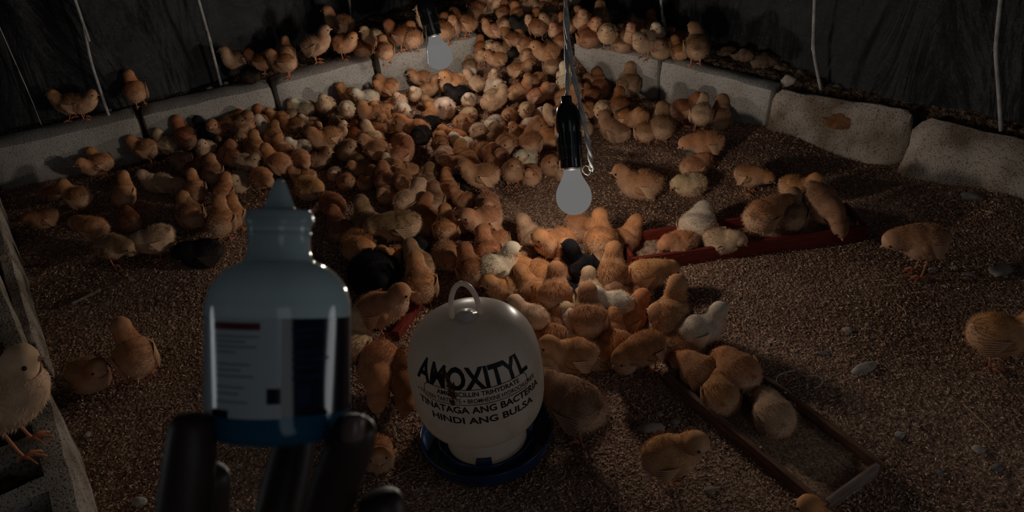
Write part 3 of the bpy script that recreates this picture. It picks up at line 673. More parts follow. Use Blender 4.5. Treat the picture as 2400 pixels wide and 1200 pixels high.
CH = [
 # left ledge
 (158,243,183,'N','T',1.0,'tawny chick facing left, leftmost on the dirt ledge by the black tarpaulin'),
 (192,243,2,'N','T',.95,'tawny chick facing right, tail to tail with the leftmost ledge chick'),
 (318,212,118,'U','O',.98,'lone orange chick seen from behind on the ledge above the block gap'),
 (553,142,205,'UR','B',1.0,'brown-winged chick beside a pale strip on the left ledge, looking left'),
 (607,145,175,'N','R',.9,'shaded reddish chick half hidden behind the left-facing ledge chick'),
 (665,147,178,'N','T',1.0,'tawny chick facing left on the block edge right of the black one'),
 (672,122,90,'U','T',.8,'small chick whose head shows above the back of another on the left ledge'),
 (588,172,40,'Z','K',.95,'black chick with pale rump lying on the left ledge'),
 (738,105,8,'U','B',1.12,'tall striped chick walking right on the left ledge'),
 (797,55,183,'U','T',1.12,'tall tawny chick with raised head, highest on the left ledge'),
 (806,103,350,'N','O',1.0,'orange chick facing right at the block edge under the tall one'),
 (850,110,100,'S','R',.95,None),(875,88,200,'U','P',.9,None),(903,118,110,'N','T',.9,None),(938,82,170,'N','R',1.1,'reddish chick with a pale head standing left of the far bulb'),
 (968,88,100,'N','T',1.0,None),(1010,52,182,'U','P',1.1,'pale chick head looking left behind the far socket'),(1040,70,70,'N','R',1.05,None),
 (1062,62,270,'U','R',.95,None),(1092,52,180,'U','R',1.0,None),(1120,22,40,'N','T',1.0,None),(1147,20,0,'N','P',1.0,None),(1078,88,100,'N','B',.9,None),(1112,80,95,'N','R',.9,None),
 (1158,72,182,'U','T',1.0,'tawny chick upright at the end of the left block row, facing left'),
 # far corner heap
 (1180,30,60,'N','R',1,None),(1205,15,120,'N','R',1,None),(1180,60,300,'N','B',1,None),(1222,60,190,'N','K',1.0,'black chick with a white breast in the far corner heap'),(1240,55,260,'U','T',.9,None),
 (1262,62,95,'U','R',1.15,'tall rust-red chick seen from behind in the far corner heap'),(1290,50,200,'N','B',1,None),(1305,75,230,'U','T',1,None),(1240,18,30,'N','P',1,None),(1270,20,180,'N','B',1,None),(1300,15,90,'N','T',1,None),
 (1200,90,160,'N','R',1,None),(1230,105,150,'S','T',1.15,'big fluffy tawny chick sitting in the far corner gap'),(1282,122,190,'N','O',1.25,'large orange-backed chick by the cords, looking left at the back'),(1180,115,200,'N','B',.9,None),
 (1150,112,270,'N','P',.9,None),(1128,130,260,'N','T',.9,None),(1165,140,190,'N','T',1,None),(1195,120,100,'S','K',.95,'black chick half hidden at the far gap in the blocks'),
 (1315,95,100,'N','R',1,None),(1330,60,150,'N','R',1,None),(1165,5,150,'N','R',1,None),(1215,-8,10,'N','R',1,None),(1260,-6,80,'N','T',1,None),(1320,20,260,'N','R',1,None),
 # right ledge
 (1366,50,260,'U','O',1,None),(1378,85,120,'S','R',1.15,'rust-red chick crouching on the first right block beside the cords'),(1408,40,100,'N','B',1,None),(1398,62,270,'N','O',.95,None),(1424,80,255,'N','P',1,None),
 (1457,98,100,'S','B',1.0,None),(1476,82,270,'U','T',.95,None),(1500,62,200,'S','O',.8,None),(1512,98,215,'N','P',1.05,'pale round chick standing on the right block edge with feet showing'),(1535,80,270,'U','W',.95,'whitish-headed chick in the cluster on the right block'),
 (1524,58,90,'S','R',.9,None),(1552,112,240,'S','B',1.05,'chick with folded dark wing, last in the right block cluster'),(1592,118,140,'S','O',.85,None),(1596,88,180,'S','R',.8,None),
 (1632,108,100,'UL','B',1.15,'big barred chick with an orange head, rightmost on the right ledge'),
 # flock, left flank
 (120,452,0,'Z','R',.9,None),
 (178,460,165,'N','T',1.1,'tawny chick with a white wing patch near the left side blocks'),
 (292,455,60,'U','O',1.05,'orange chick standing upright alone left of the flock'),
 (235,352,165,'N','O',1,None),(228,388,200,'N','O',1.05,None),
 (335,322,175,'N','O',1.1,'orange chick facing left against the second left block'),(388,332,170,'UR','P',.95,None),(425,285,140,'U','R',1.15,'rust-red chick with lifted head against the left block'),
 (482,285,172,'U','K',1.05,'black chick facing left against the pale left block'),
 (428,378,330,'S','B',1.1,'chick with ragged brown wing feathers at the left edge of flock'),(372,428,185,'S','P',1.1,'pale chick bending down left of the flock with dark ground behind'),
 (485,352,260,'U','P',1,None),(510,325,290,'S','R',.9,None),(455,395,20,'S','R',.9,None),
 (100,512,200,'Z','R',.95,'dark reddish chick lying in shadow near the left side blocks'),
 (215,535,170,'L','O',1.05,'orange-backed chick stepping left above its dark shadow'),(303,515,120,'Z','R',.95,'reddish chick with lowered head behind the pale pecking one'),
 (262,578,350,'L','B',1.05,'dim brown chick bending right, nearest of the left trio'),(358,562,190,'D','P',1.15,'pale chick pecking down with its rump raised, left of the bottle'),
 (472,592,190,'Z','K',1.25,'black chick crouched on the litter left of the bottle neck'),
 (460,445,95,'U','O',1.0,None),(448,500,120,'N','T',1.05,'tawny chick from behind, left one of the two left of bottle'),(515,520,85,'N','T',1.15,'plump tawny chick from behind close to the bottle shoulder'),(525,450,60,'N','T',1,None),(550,505,80,'N','O',.95,None),(410,435,170,'Z','P',.95,None),
 (500,405,90,'N','T',1.05,None),(548,368,100,'N','T',1,None),(578,383,350,'N','P',1.0,None),(560,425,250,'S','P',1.1,None),(612,418,320,'L','O',1.1,None),(655,382,165,'U','O',1.2,'plump orange chick with lifted head above the bottle tip'),
 (705,372,310,'L','T',1,None),(745,375,0,'S','B',1.05,None),(600,310,250,'S','T',1.1,None),(612,285,100,'U','R',1.0,None),(640,320,60,'N','O',1,None),(655,278,180,'N','O',.95,None),(688,295,185,'N','R',1,None),
 (695,228,178,'N','W',1.0,'whitish chick facing left against the pale left block'),(668,245,90,'U','P',.85,None),(735,245,180,'S','R',.9,None),(765,248,265,'U','P',1.1,'slim chick with a rust head and cream breast in left part of flock'),(805,210,175,'N','O',1.05,'orange-naped chick looking left in front of the left block'),
 (812,258,265,'N','W',1,None),(735,305,340,'N','T',.95,None),(786,300,85,'S','B',1.05,'chick with barred feathers seen from behind in the left flock'),(835,318,100,'S','R',1,None),(728,285,190,'S','P',.8,None),
 (725,440,330,'Z','O',1.35,'large rust chick dozing head down right of the bottle tip'),(778,478,320,'Z','R',1.2,'dark rust chick lying right of the bottle cap'),(795,535,110,'S','R',1.05,None),(785,408,265,'S','P',.8,None),
 # flock, centre
 (860,230,190,'N','W',1.1,'whitish chick lit by the far bulb, looking left'),(905,190,175,'N','T',1.0,'tawny chick pecking at the block left of the far bulb'),(875,258,270,'S','T',.9,None),(905,210,185,'N','O',.95,None),(935,240,250,'U','P',.95,None),(942,262,270,'N','W',1.0,None),(972,222,260,'U','W',.9,None),
 (970,148,190,'N','T',1.0,'tawny chick nosing along the pale block left of the glowing bulb'),
 (925,285,195,'N','O',1.05,None),(885,300,20,'N','R',1,None),(1072,218,195,'N','K',1.05,'black chick facing left just below the far bulb'),(1022,250,175,'S','B',1.05,None),(1005,290,200,'S','K',1.1,'black chick at the middle of the flock, farther of two'),(985,318,250,'N','K',1.15,'black chick with white wing bar at middle of the flock'),
 (1115,195,170,'U','P',1.0,None),(1070,185,180,'S','T',.95,None),(1155,240,10,'N','P',1.1,'cream chick facing right under the far bulb'),(1100,235,270,'U','W',.9,None),(1215,215,10,'U','O',1.1,'golden chick upright, facing right, beak open, left of the cords'),(1258,225,5,'U','T',1.0,None),(1160,180,270,'U','P',.85,None),
 (1215,165,5,'N','T',1.05,None),(1240,195,0,'S','K',.95,'black chick amid the tawny flock left of the cords'),(1260,190,200,'N','T',1.05,None),(1295,150,90,'S','B',1.2,None),(1290,215,195,'L','P',1,None),(1235,260,275,'N','P',1.0,None),(1250,290,20,'S','W',1.1,'pale chick with fanned wing feathers, right of flock centre'),
 (1085,290,270,'S','T',1.15,None),(1120,310,260,'N','P',1,None),(1160,290,250,'S','W',1.05,None),(1090,340,180,'S','W',1.05,None),(1130,330,100,'S','O',1,None),(1180,330,90,'S','B',1.1,None),(1195,270,260,'S','T',1,None),
 (1280,320,150,'S','O',1.3,'large golden chick behind the near socket'),(1035,320,255,'S','O',1.05,None),(1065,320,180,'S','T',1.05,None),(1040,365,250,'N','P',1,None),(940,330,90,'U','T',1,None),
 (1130,412,183,'N','T',1.35,'tawny chick in profile facing left, front of the flock centre'),(1090,425,180,'Z','K',1.0,'black chick behind the tawny profile chick at flock front'),
 (905,420,100,'N','T',1.05,None),(945,425,260,'N','T',1.1,None),(1000,425,60,'S','B',1.05,None),(1050,440,90,'S','O',1.1,None),(855,400,190,'S','T',1,None),
 (860,520,110,'S','B',1.2,'chick with barred brown wing right of the bottle cap'),(938,530,185,'L','B',1.3,'chick bending left with a pale cheek right of the bottle'),(840,575,300,'Z','O',1.3,'orange chick curled up right of the bottle neck'),
 (1048,535,90,'N','O',1.0,None),(1020,470,80,'N','B',1.05,None),(1080,520,270,'S','R',1,None),(1135,515,200,'N','T',1.15,None),(1165,560,110,'S','T',1,None),(930,600,200,'S','O',1.0,None),(970,590,250,'Z','K',1.1,'black chick left of the drinker handle, smaller one'),
 (878,640,300,'Z','K',1.75,'large black chick right of the bottle shoulder'),(985,665,100,'N','O',1.2,'golden chick with head raised left of the drinker handle'),
 (895,722,5,'N','T',1.3,'tawny chick with pale wing facing right between bottle and drinker'),(826,800,60,'S','P',1.2,'pale chick partly hidden behind the bottle right side'),(888,865,262,'D','O',1.35,'orange chick pecking toward the viewer between bottle and drinker'),(945,880,270,'D','R',1.2,'reddish chick pecking down close to the drinker left side'),
 (885,1065,280,'S','O',1.0,'orange chick behind the raised fingertip at the bottom'),
 # round the near bulb and drinker
 (1255,560,150,'S','P',1.15,None),(1308,570,200,'N','O',1.2,'glowing tawny chick directly under the near bulb'),(1410,560,90,'N','O',1.2,'golden chick right under the near bulb, seen from behind'),(1462,560,30,'S','O',1.1,None),(1325,630,90,'U','O',1.0,None),(1366,632,160,'U','K',1.15,'black chick facing left under the near bulb'),
 (1435,642,80,'N','T',1.2,'round tawny chick from behind right of the near bulb'),(1512,645,10,'L','O',1.15,'golden chick bending right by the red feeder end'),(1410,605,250,'S','B',1,None),(1255,640,170,'S','O',1.25,'golden chick lying across in front of the near bulb'),(1165,625,20,'N','W',1.15,'pale striped chick facing right behind the drinker handle'),(1105,635,120,'N','R',1.1,None),
 (1190,670,200,'S','O',1.1,None),(1230,600,260,'S','B',.95,None),(1300,690,80,'N','T',1.15,None),(1252,680,150,'S','O',1.1,None),(1345,690,180,'Z','K',1.15,'black chick right of the drinker top'),(1385,690,100,'N','P',1.0,None),
 (1482,690,200,'S','B',1.2,'chick with striped wing right of the drinker behind another'),(1440,715,180,'N','W',1.05,None),(1275,738,110,'S','O',1.15,None),(1330,720,250,'S','P',1.05,None),(1380,745,90,'N','T',1.2,None),(1470,745,30,'S','O',1.15,None),
 (1248,745,160,'N','P',1.0,None),(1300,785,70,'S','T',1.1,None),(1350,790,120,'S','W',1.0,None),(1240,800,200,'S','O',1.0,None),
 (1572,735,75,'U','O',1.25,'golden chick stretching up beside the brown feeder corner'),(1645,772,15,'N','W',1.15,'pale winged chick facing right by the brown feeder'),(1590,800,150,'S','T',1.4,'big tawny chick at the near corner of the brown feeder'),(1512,815,205,'L','R',1.15,'shaded rust chick bending left at the feeder corner'),
 (1440,800,90,'S','O',1.15,None),(1400,830,200,'S','O',1.1,None),(1345,835,185,'N','T',1.2,None),(1285,845,170,'N','P',1.0,'cream-headed chick at the drinker right side'),(1465,838,250,'S','T',1.05,None),
 (1352,945,150,'L','B',1.55,'large chick with long striped feathers drinking at the drinker right side'),
 (1570,1065,10,'NR','O',1.25,'golden chick bending right on the litter right of the drinker'),
 (1955,1262,150,'S','O',1.25,'chick whose orange back shows at the bottom picture edge'),
 (2345,785,355,'N','O',1.45,'big orange chick cut by the right picture edge'),
 (1760,414,345,'L','T',1.0,'tawny chick bending right, alone above the red feeder'),
 (1658,335,183,'L','T',1.15,'tawny chick in profile facing left right of the near bulb'),
 (1603,255,10,'N','R',1.05,'left chick of the trio by the right block'),(1642,266,85,'N','P',1.05,'round pale chick from behind, middle of the trio by right block'),(1695,268,80,'S','B',1.15,'dark-winged chick, right one of the trio by the right block'),
 (1552,292,85,'N','B',1.15,'barred chick from behind between the flock and right blocks'),(1512,305,100,'N','T',.95,None),(1470,278,350,'N','O',.95,None),(1440,305,160,'S','B',1.15,'plump barred chick right of the near socket'),(1450,250,90,'N','R',1.05,None),(1415,260,260,'N','P',.95,None),
 (1402,205,110,'S','T',1.1,'tawny chick casting a shadow on the first right block'),(1478,195,70,'U','B',1.1,'upright chick with rust head against the first right block'),(1370,300,100,'S','P',.9,None),(1395,190,190,'N','T',.9,None),
 (1630,388,20,'Z','T',1.05,None),(1618,432,190,'Z','P',1.05,'pale chick low on the litter above the red feeder'),(1505,430,180,'S','T',1.35,'fluffy tawny chick sitting right of the near bulb neck'),
]
for x, y, ang, pose, col, s, lab in CH:
    # on the ledge or in the pen: decided by where the feet land
    if y < 480 and x < 1400 and not on_ledge(x, y): s *= .84 if x > 600 else .9
    put(x, y, ang, pose, col, s, None, lab)

# ------------------------------------------------------------------ feeders
M_RED = mat('red_painted_wood', (.20, .028, .016), .6, .3, var=(.12, .016, .01), scale=30, bump=.4, bscale=80, mapscale=(1, 6, 6))
M_WOOD = mat('old_brown_wood', (.20, .105, .065), .7, .25, var=(.10, .045, .027), scale=18, bump=.5, bscale=60, mapscale=(1, 7, 7))
M_WOODG = mat('grey_worn_wood', (.26, .20, .17), .8, .2, var=(.15, .10, .08), scale=18, bump=.5, bscale=60, mapscale=(1, 7, 7))
M_FEED = mat('feed_crumbs', (.52, .34, .22), .95, .1, var=(.20, .11, .07), scale=160, bump=1.0, bscale=300, dist=.004, detail=6)
def plank(name, a, b, thick, hgt, material, parent, inv, z0, seed, outward):
    """upright board whose outer lower edge runs a -> b; thickness goes to the left of a->b when outward = 1"""
    a, b = Vector((a[0], a[1], z0)), Vector((b[0], b[1], z0)); d = (b-a); L = d.length; d.normalize()
    bm = rough_box(L, thick, hgt, .0012, seed, (14, 2, 3), .0012)
    o = bm_obj(name, bm, material)
    ya = Vector((0, 0, 1)).cross(d)*outward
    M = Matrix((d, -ya, Vector((0, 0, 1)))).transposed().to_4x4(); M.translation = a+Vector((0, 0, hgt))
    if outward > 0:   # keep a right-handed frame
        M = Matrix((d, Vector((0, 0, 1)).cross(d), Vector((0, 0, 1)))).transposed().to_4x4(); M.translation = a+Vector((0, 0, hgt))+Vector((0, 0, 1)).cross(d)*thick
    o.parent = parent; o.matrix_parent_inverse = Matrix.Identity(4); o.matrix_local = inv @ M
    return o
def trough(p0, p1, width, hgt, th, label, cat, mats, ang_left, feed_from=.0):
    """p0 -> p1: outer lower edge of the near board; the trough extends to the left of that direction"""
    p0, p1 = Vector((p0.x, p0.y, 0)), Vector((p1.x, p1.y, 0)); d = (p1-p0).normalized(); nrm = Vector((-d.y, d.x, 0)); z0 = hz(*((p0+p1)/2).xy)-.004
    c = (p0+p1)/2+nrm*width/2; t = empty('feeder_trough', (c.x, c.y, z0), (0, 0, math.atan2(d.y, d.x))); tag(t, label, cat)
    inv = (Matrix.Translation((c.x, c.y, z0)) @ Matrix.Rotation(math.atan2(d.y, d.x), 4, 'Z')).inverted()
    plank('side_board', p0, p1, th, hgt, mats[0], t, inv, z0, 3, 1)
    plank('side_board', p0+nrm*(width-th), p1+nrm*(width-th), th, hgt, mats[1], t, inv, z0, 4, 1)
    plank('end_board', p1-d*th+nrm*th, p1-d*th+nrm*(width-th), th, hgt, mats[2], t, inv, z0, 5, -1)
    plank('end_board', p0+nrm*th, p0+nrm*(width-th), th, hgt, mats[0], t, inv, z0, 6, -1)
    L = (p1-p0).length; n, m_ = 60, 14; V = []; Fc = []
    for i in range(n+1):
        for j in range(m_+1):
            x = -L/2+th+(L-2*th)*i/n; y = -width/2+th+(width-2*th)*j/m_
            lvl = hgt*(.30+.22*max(0, (i/n-feed_from)))+.006*noise.noise(Vector((x*20, y*20, 2)))+.003*noise.noise(Vector((x*70, y*70, 2)))
            V.append((x, y, lvl))
    for i in range(n):
        for j in range(m_):
            a = i*(m_+1)+j; Fc.append((a, a+m_+1, a+m_+2, a+1))
    f = mesh_obj('feed', V, Fc, M_FEED, t); f['kind'] = 'stuff'
    bm = rough_box(L-.004, width-.004, .006, .0005, 8, (6, 2, 1), .0005); o = bm_obj('bottom_board', bm, mats[0], t); o.location = (-L/2+.002, width/2-.002, .007)
    return t, d, nrm, z0
a1, b1 = at(1478, 640, .0), at(2030, 562, .0)
T1 = trough(a1, b1, .115, .045, .012, 'red painted wooden feeder trough on the litter below the right blocks', 'feeder', (M_RED, M_RED, M_RED), 1)
a2, b2 = at(1552, 900, .0), at(1925, 1215, .0)
T2 = trough(a2, b2, .165, .040, .013, 'brown wooden feeder trough lying open at the lower right', 'feeder', (M_WOOD, M_WOOD, M_WOODG), 1, .2)
for q in (( -.08, -.070), (.05, -.071), (-.02, .0705)):
    v, f = lathe([(.0028, 0), (.0028, .0012), (.001, .0018)], 8); mesh_obj('nail_head', v, f, M_WIRE, T2[0], loc=(q[0], q[1], .0405))
# a narrow red board behind the drinker
pa, pb = at(1012, 690, .0), at(938, 800, .0)
bm = rough_box((pb-pa).length, .018, .03, .001, 9, (8, 2, 2), .001); o = bm_obj('wooden_board', bm, M_RED)
d = (pb-pa).normalized(); M = Matrix((d, Vector((0, 0, 1)).cross(d), Vector((0, 0, 1)))).transposed().to_4x4(); M.translation = pa+Vector((0, 0, hz(pa.x, pa.y)+.028)); o.matrix_world = M
tag(o, 'narrow red wooden board lying on the litter left behind the drinker', 'board')
# chicks at the feeders
FD = [
 (1790,502,25,'L','T',1.3,.012,'tawny chick with its rump outside the red feeder, head among the feeding ones'),
 (1860,500,95,'N','B',1.05,.012,'small dark-winged chick from behind standing in the red feeder'),
 (1868,440,350,'N','O',1.1,.0,'orange chick behind the others on the far side of the red feeder'),
 (1925,475,325,'D','B',1.35,.012,'white-winged chick pecking down at the right end of the red feeder'),
 (1635,530,60,'Z','W',1.45,None,'fluffy whitish chick with ruffled feathers sitting left of the feeding group'),
 (1690,562,350,'Z','P',1.1,.01,'pale chick lying along the red feeder edge'),
 (1592,570,200,'Z','O',1.1,.01,'orange chick lying in the left part of the red feeder'),
 (1640,868,150,'E','T',1.15,.012,'tawny chick sitting at the far end of the brown feeder'),
 (1730,866,140,'E','T',1.2,.03,'rust-backed chick sitting on the far board of the brown feeder'),
 (1690,920,95,'E','O',1.12,.012,'tawny chick from behind in the middle of the brown feeder'),
 (1815,968,120,'E','P',1.15,.012,'round pale-rumped chick sitting alone inside the brown feeder'),
]
for x, y, ang, pose, col, s, z0, lab in FD: put(x, y, ang, pose, col, s, z0, lab)
put(2165, 568, 183, 'L', 'T', 1.35, None, 'tall tawny chick bending left right of the red feeder', lift=.038)
put(205, 880, 335, 'S', 'T', 1.25, None, 'dim chick with a cream breast squatting by the hollow blocks')
put(318, 832, 115, 'U', 'O', 1.25, None, 'orange chick from behind standing on open litter left of the bottle')
put(8, 935, 8, 'U', 'P', 1.75, .172, 'large cream chick standing on the hollow block, cut by the left edge', lift=.05)

# ------------------------------------------------------------------ drinker
M_JUG = bpy.data.materials.new('milky_plastic'); M_JUG.use_nodes = True
def jug_nodes():
    nt = M_JUG.node_tree; L = nt.links; b = nt.nodes['Principled BSDF']
    b.inputs['Roughness'].default_value = .32; b.inputs['Specular IOR Level'].default_value = .4
    b.inputs['Subsurface Weight'].default_value = .0
    tc = N(nt, 'ShaderNodeTexCoord'); n = N(nt, 'ShaderNodeTexNoise'); n.inputs['Scale'].default_value = 14; n.inputs['Detail'].default_value = 7; L.new(tc.outputs['Object'], n.inputs['Vector'])
    cr = N(nt, 'ShaderNodeValToRGB'); cr.color_ramp.elements[0].position = .30; cr.color_ramp.elements[1].position = .5
    cr.color_ramp.elements[0].color = (.50, .44, .38, 1); cr.color_ramp.elements[1].color = (.70, .66, .62, 1); L.new(n.outputs[0], cr.inputs[0])
    L.new(cr.outputs[0], b.inputs['Base Color'])
    tr = N(nt, 'ShaderNodeBsdfTranslucent'); tr.inputs[0].default_value = (.75, .66, .56, 1); mx = N(nt, 'ShaderNodeMixShader'); mx.inputs[0].default_value = .45
    L.new(b.outputs[0], mx.inputs[1]); L.new(tr.outputs[0], mx.inputs[2]); L.new(mx.outputs[0], nt.nodes['Material Output'].inputs[0])
jug_nodes()
M_BLUE = mat('dark_blue_plastic', (.007, .034, .105), .22, .5, var=(.005, .022, .07), scale=12)
M_INK = mat('black_print', (.012, .012, .014), .5, .2)
M_STAIN = mat('brown_smear', (.10, .045, .02), .8, .2, var=(.05, .02, .01), scale=90)
DR = empty('chick_drinker', (0, 0, 0)); tag(DR, 'white jug drinker with black lettering on a dark blue round tray', 'drinker')
dc = at(1143, 1016, .03); DR.location = (dc.x, dc.y, hz(dc.x, dc.y)-.002)
lean = (R_*-.075); DR.rotation_euler = (-.085, -.055, 0)
def surf(prof):
    zs = [z for r_, z in prof]
    def f(z):
        for (r0, z0), (r1, z1) in zip(prof, prof[1:]):
            if z0 <= z <= z1: return r0+(r1-r0)*((z-z0)/max(1e-6, z1-z0))
        return prof[-1][0]
    return f
JP = smooth_prof([(.0775, .026), (.0780, .055), (.0785, .074), (.0830, .080), (.0980, .088), (.1120, .104), (.1200, .130), (.1225, .165), (.1220, .205), (.1180, .240), (.1070, .270), (.0860, .293), (.0550, .307), (.0250, .312), (.0020, .313)], 5)
v, f = lathe(JP, 72); mesh_obj('jug', v, f, M_JUG, DR)
TP = [(.02, .004), (.108, .004), (.118, .010), (.1235, .022), (.1280, .040), (.1290, .046), (.1280, .048), (.1262, .046), (.1225, .034), (.1160, .019), (.1120, .015), (.1000, .015), (.0960, .020), (.0945, .036), (.0930, .038), (.0900, .036), (.0890, .016), (.02, .014)]
v, f = lathe(TP, 72); mesh_obj('tray', v, f, M_BLUE, DR)
for k in range(4):   # lugs that lock the jug into the tray
    a = -PI/2-.05+k*PI/2; parts = []
    V = []; Fc = []
    for i in range(7):
        aa = a-.17+.34*i/6
        for rr, zz in ((.0795, .020), (.0905, .020), (.0905, .046), (.0795, .046)): V.append((rr*math.cos(aa), rr*math.sin(aa), zz))
    for i in range(6):
        for j in range(4): Fc.append((i*4+j, (i+1)*4+j, (i+1)*4+(j+1) % 4, i*4+(j+1) % 4))
    Fc += [(0, 1, 2, 3), (27, 26, 25, 24)]
    mesh_obj('lug', V, Fc, M_BLUE, DR, smooth=False)
hp = [(-.025*math.cos(t), 0, .318+.062*math.sin(t)) for t in np.linspace(-.15, PI+.15, 22)]
v, f = tube(hp, .0048, 10); h = mesh_obj('handle_loop', v, f, M_JUG, DR); h.rotation_euler = (0, 0, .1)
v, f = lathe([(.020, .306), (.020, .314), (.012, .3155), (.012, .319), (.002, .320)], 24); mesh_obj('knob', v, f, M_JUG, DR)
wp = [(.0885, .026), (.0965, .0262)]
M_WATER = mat('tray_water', (.02, .03, .035), .05, .5)
V = []; Fc = []
for k in range(64):
    a = 2*PI*k/64
    for rr in (.0958, .117): V.append((rr*math.cos(a), rr*math.sin(a), .0215))
for k in range(64):
    k2 = (k+1) % 64; Fc.append((2*k, 2*k+1, 2*k2+1, 2*k2))
mesh_obj('water', V, Fc, M_WATER, DR)
rj = surf(sorted(JP, key=lambda q: q[1]))
AZ0 = math.atan2(-dc.y, -dc.x)   # faces the viewer
def wrap(pts, z0, az, lift=.0007, curve=0.0):
    out = []
    for u, w in pts:
        z = z0+w-.05*u; r_ = rj(z)
        a = az+u/.120
        out.append(((r_+lift)*math.cos(a), (r_+lift)*math.sin(a), z))
    return out
def text_mesh(body, size, bold=0, sx=1.0, shear=0):
    cu = bpy.data.curves.new('t', 'FONT'); cu.body = body; cu.size = size; cu.align_x = 'CENTER'; cu.offset = bold; cu.resolution_u = 3; cu.shear = shear
    ob = bpy.data.objects.new('t', cu); C.objects.link(ob); bpy.context.view_layer.update()
    me = bpy.data.meshes.new_from_object(ob.evaluated_get(bpy.context.evaluated_depsgraph_get()))
    bpy.data.objects.remove(ob); bm = bmesh.new(); bm.from_mesh(me); bpy.data.meshes.remove(me)
    for _ in range(2):
        L = [e for e in bm.edges if e.calc_length() > size*.22]
        if L: bmesh.ops.subdivide_edges(bm, edges=L, cuts=1)
    bmesh.ops.triangulate(bm, faces=bm.faces)
    P = [(q.co.x*sx, q.co.y) for q in bm.verts]; bm.verts.index_update(); Fc = [tuple(q.index for q in fc.verts) for fc in bm.faces]; bm.free()
    return P, Fc
def lettering(body, size, z0, az, bold, sx, curve=0.0, shear=0):
    P, Fc = text_mesh(body, size, bold, sx, shear); return mesh_obj('lettering', wrap(P, z0, az, curve=curve), Fc, M_INK, DR, smooth=False)
AZ = AZ0-.02
lettering('AMOXITYL', .049, .242, AZ-.03, .0016, .93)
lettering('AMOXICILLIN TRIHYDRATE', .0125, .2275, AZ+.06, .0003, .98)
lettering('+ TYLOSIN TARTRATE + BROMHEXINE HYDROCHLORIDE', .0120, .2145, AZ+.02, .0002, .76)
lettering('TINATAGA ANG BACTERIA', .0195, .1925, AZ+.07, .0005, 1.0)
lettering('HINDI ANG BULSA', .0200, .1690, AZ+.08, .0005, 1.15)
def ring(w, h, rad, z0, az, line):
    out = []; inn = []
    for cx, cy, a0 in ((w/2-rad, h/2-rad, 0), (-w/2+rad, h/2-rad, PI/2), (-w/2+rad, -h/2+rad, PI), (w/2-rad, -h/2+rad, 1.5*PI)):
        for k in range(7):
            a = a0+PI/2*k/6; out.append((cx+rad*math.cos(a), cy+rad*math.sin(a))); inn.append((cx+(rad-line)*math.cos(a), cy+(rad-line)*math.sin(a)))
    # insert points on the long sides
    def dens(L):
        r_ = []
        for i in range(len(L)):
            a, b = L[i], L[(i+1) % len(L)]; k = max(1, int(math.hypot(b[0]-a[0], b[1]-a[1])/.006))
            r_ += [(a[0]+(b[0]-a[0])*q/k, a[1]+(b[1]-a[1])*q/k) for q in range(k)]
        return r_
    o_, i_ = [], []
    n_ = len(out)
    for i in range(n_):
        a, b = out[i], out[(i+1) % n_]; c, d_ = inn[i], inn[(i+1) % n_]; k = max(1, int(math.hypot(b[0]-a[0], b[1]-a[1])/.006))
        for q in range(k):
            o_.append((a[0]+(b[0]-a[0])*q/k, a[1]+(b[1]-a[1])*q/k)); i_.append((c[0]+(d_[0]-c[0])*q/k, c[1]+(d_[1]-c[1])*q/k))
    P = wrap(o_+i_, z0, az); k = len(o_)
    mesh_obj('printed_frame', P, [(i, (i+1) % k, k+(i+1) % k, k+i) for i in range(k)], M_INK, DR, smooth=False)
ring(.200, .0310, .011, .2255, AZ+.02, .0014)
def smear(u, w, size, seed, z0, az):
    P = []; n_ = 22; r = random.Random(seed)
    P = [(u, w)]+[(u+size*math.cos(2*PI*k/n_)*(.55+.75*r.random()), w+size*1.2*math.sin(2*PI*k/n_)*(.5+.9*r.random())) for k in range(n_)]
    mesh_obj('stain', wrap(P, z0, az, .0011), [(0, 1+k, 1+(k+1) % n_) for k in range(n_)], M_STAIN, DR, smooth=False)
smear(-.040, 0, .0085, 1, .246, AZ); smear(-.039, 0, .008, 4, .232, AZ); smear(-.041, 0, .005, 5, .216, AZ); smear(-.048, 0, .006, 2, .262, AZ)

# ------------------------------------------------------------------ vaccine bottle held up in front
BD = .352; kpx = BD/FPX
def bp(px, py, dd=0): return atd(px, py, BD+dd)
bax = (bp(655, 430)-bp(652, 1022)).normalized()
B = empty('vaccine_bottle', bp(652, 1022)); tag(B, 'small squeeze bottle of blue liquid with a pointed nozzle held in the hand', 'bottle')
B.rotation_mode = 'QUATERNION'
zb = bax; xb = (R_-zb*R_.dot(zb)).normalized(); yb = zb.cross(xb)
B.rotation_quaternion = Matrix((xb, yb, zb)).transposed().to_quaternion()
def pr(*q): return [(r_*kpx, (1022-y)*kpx) for r_, y in q]
def translucent(name, col, rough, tl, tcol, clear=0):
    M = bpy.data.materials.new(name); M.use_nodes = True; nt = M.node_tree; L = nt.links; b = nt.nodes['Principled BSDF']
    b.inputs['Base Color'].default_value = (*col, 1); b.inputs['Roughness'].default_value = rough; b.inputs['Specular IOR Level'].default_value = .5
    b.inputs['Coat Weight'].default_value = .3; b.inputs['Coat Roughness'].default_value = .08
    t = N(nt, 'ShaderNodeBsdfTranslucent'); t.inputs[0].default_value = (*tcol, 1); mx = N(nt, 'ShaderNodeMixShader'); mx.inputs[0].default_value = tl
    L.new(b.outputs[0], mx.inputs[1]); L.new(t.outputs[0], mx.inputs[2]); last = mx.outputs[0]
    if clear:
        tr = N(nt, 'ShaderNodeBsdfTransparent'); tr.inputs[0].default_value = (.85, .95, 1, 1); m2 = N(nt, 'ShaderNodeMixShader'); m2.inputs[0].default_value = clear
        L.new(last, m2.inputs[1]); L.new(tr.outputs[0], m2.inputs[2]); last = m2.outputs[0]
    L.new(last, nt.nodes['Material Output'].inputs[0]); return M
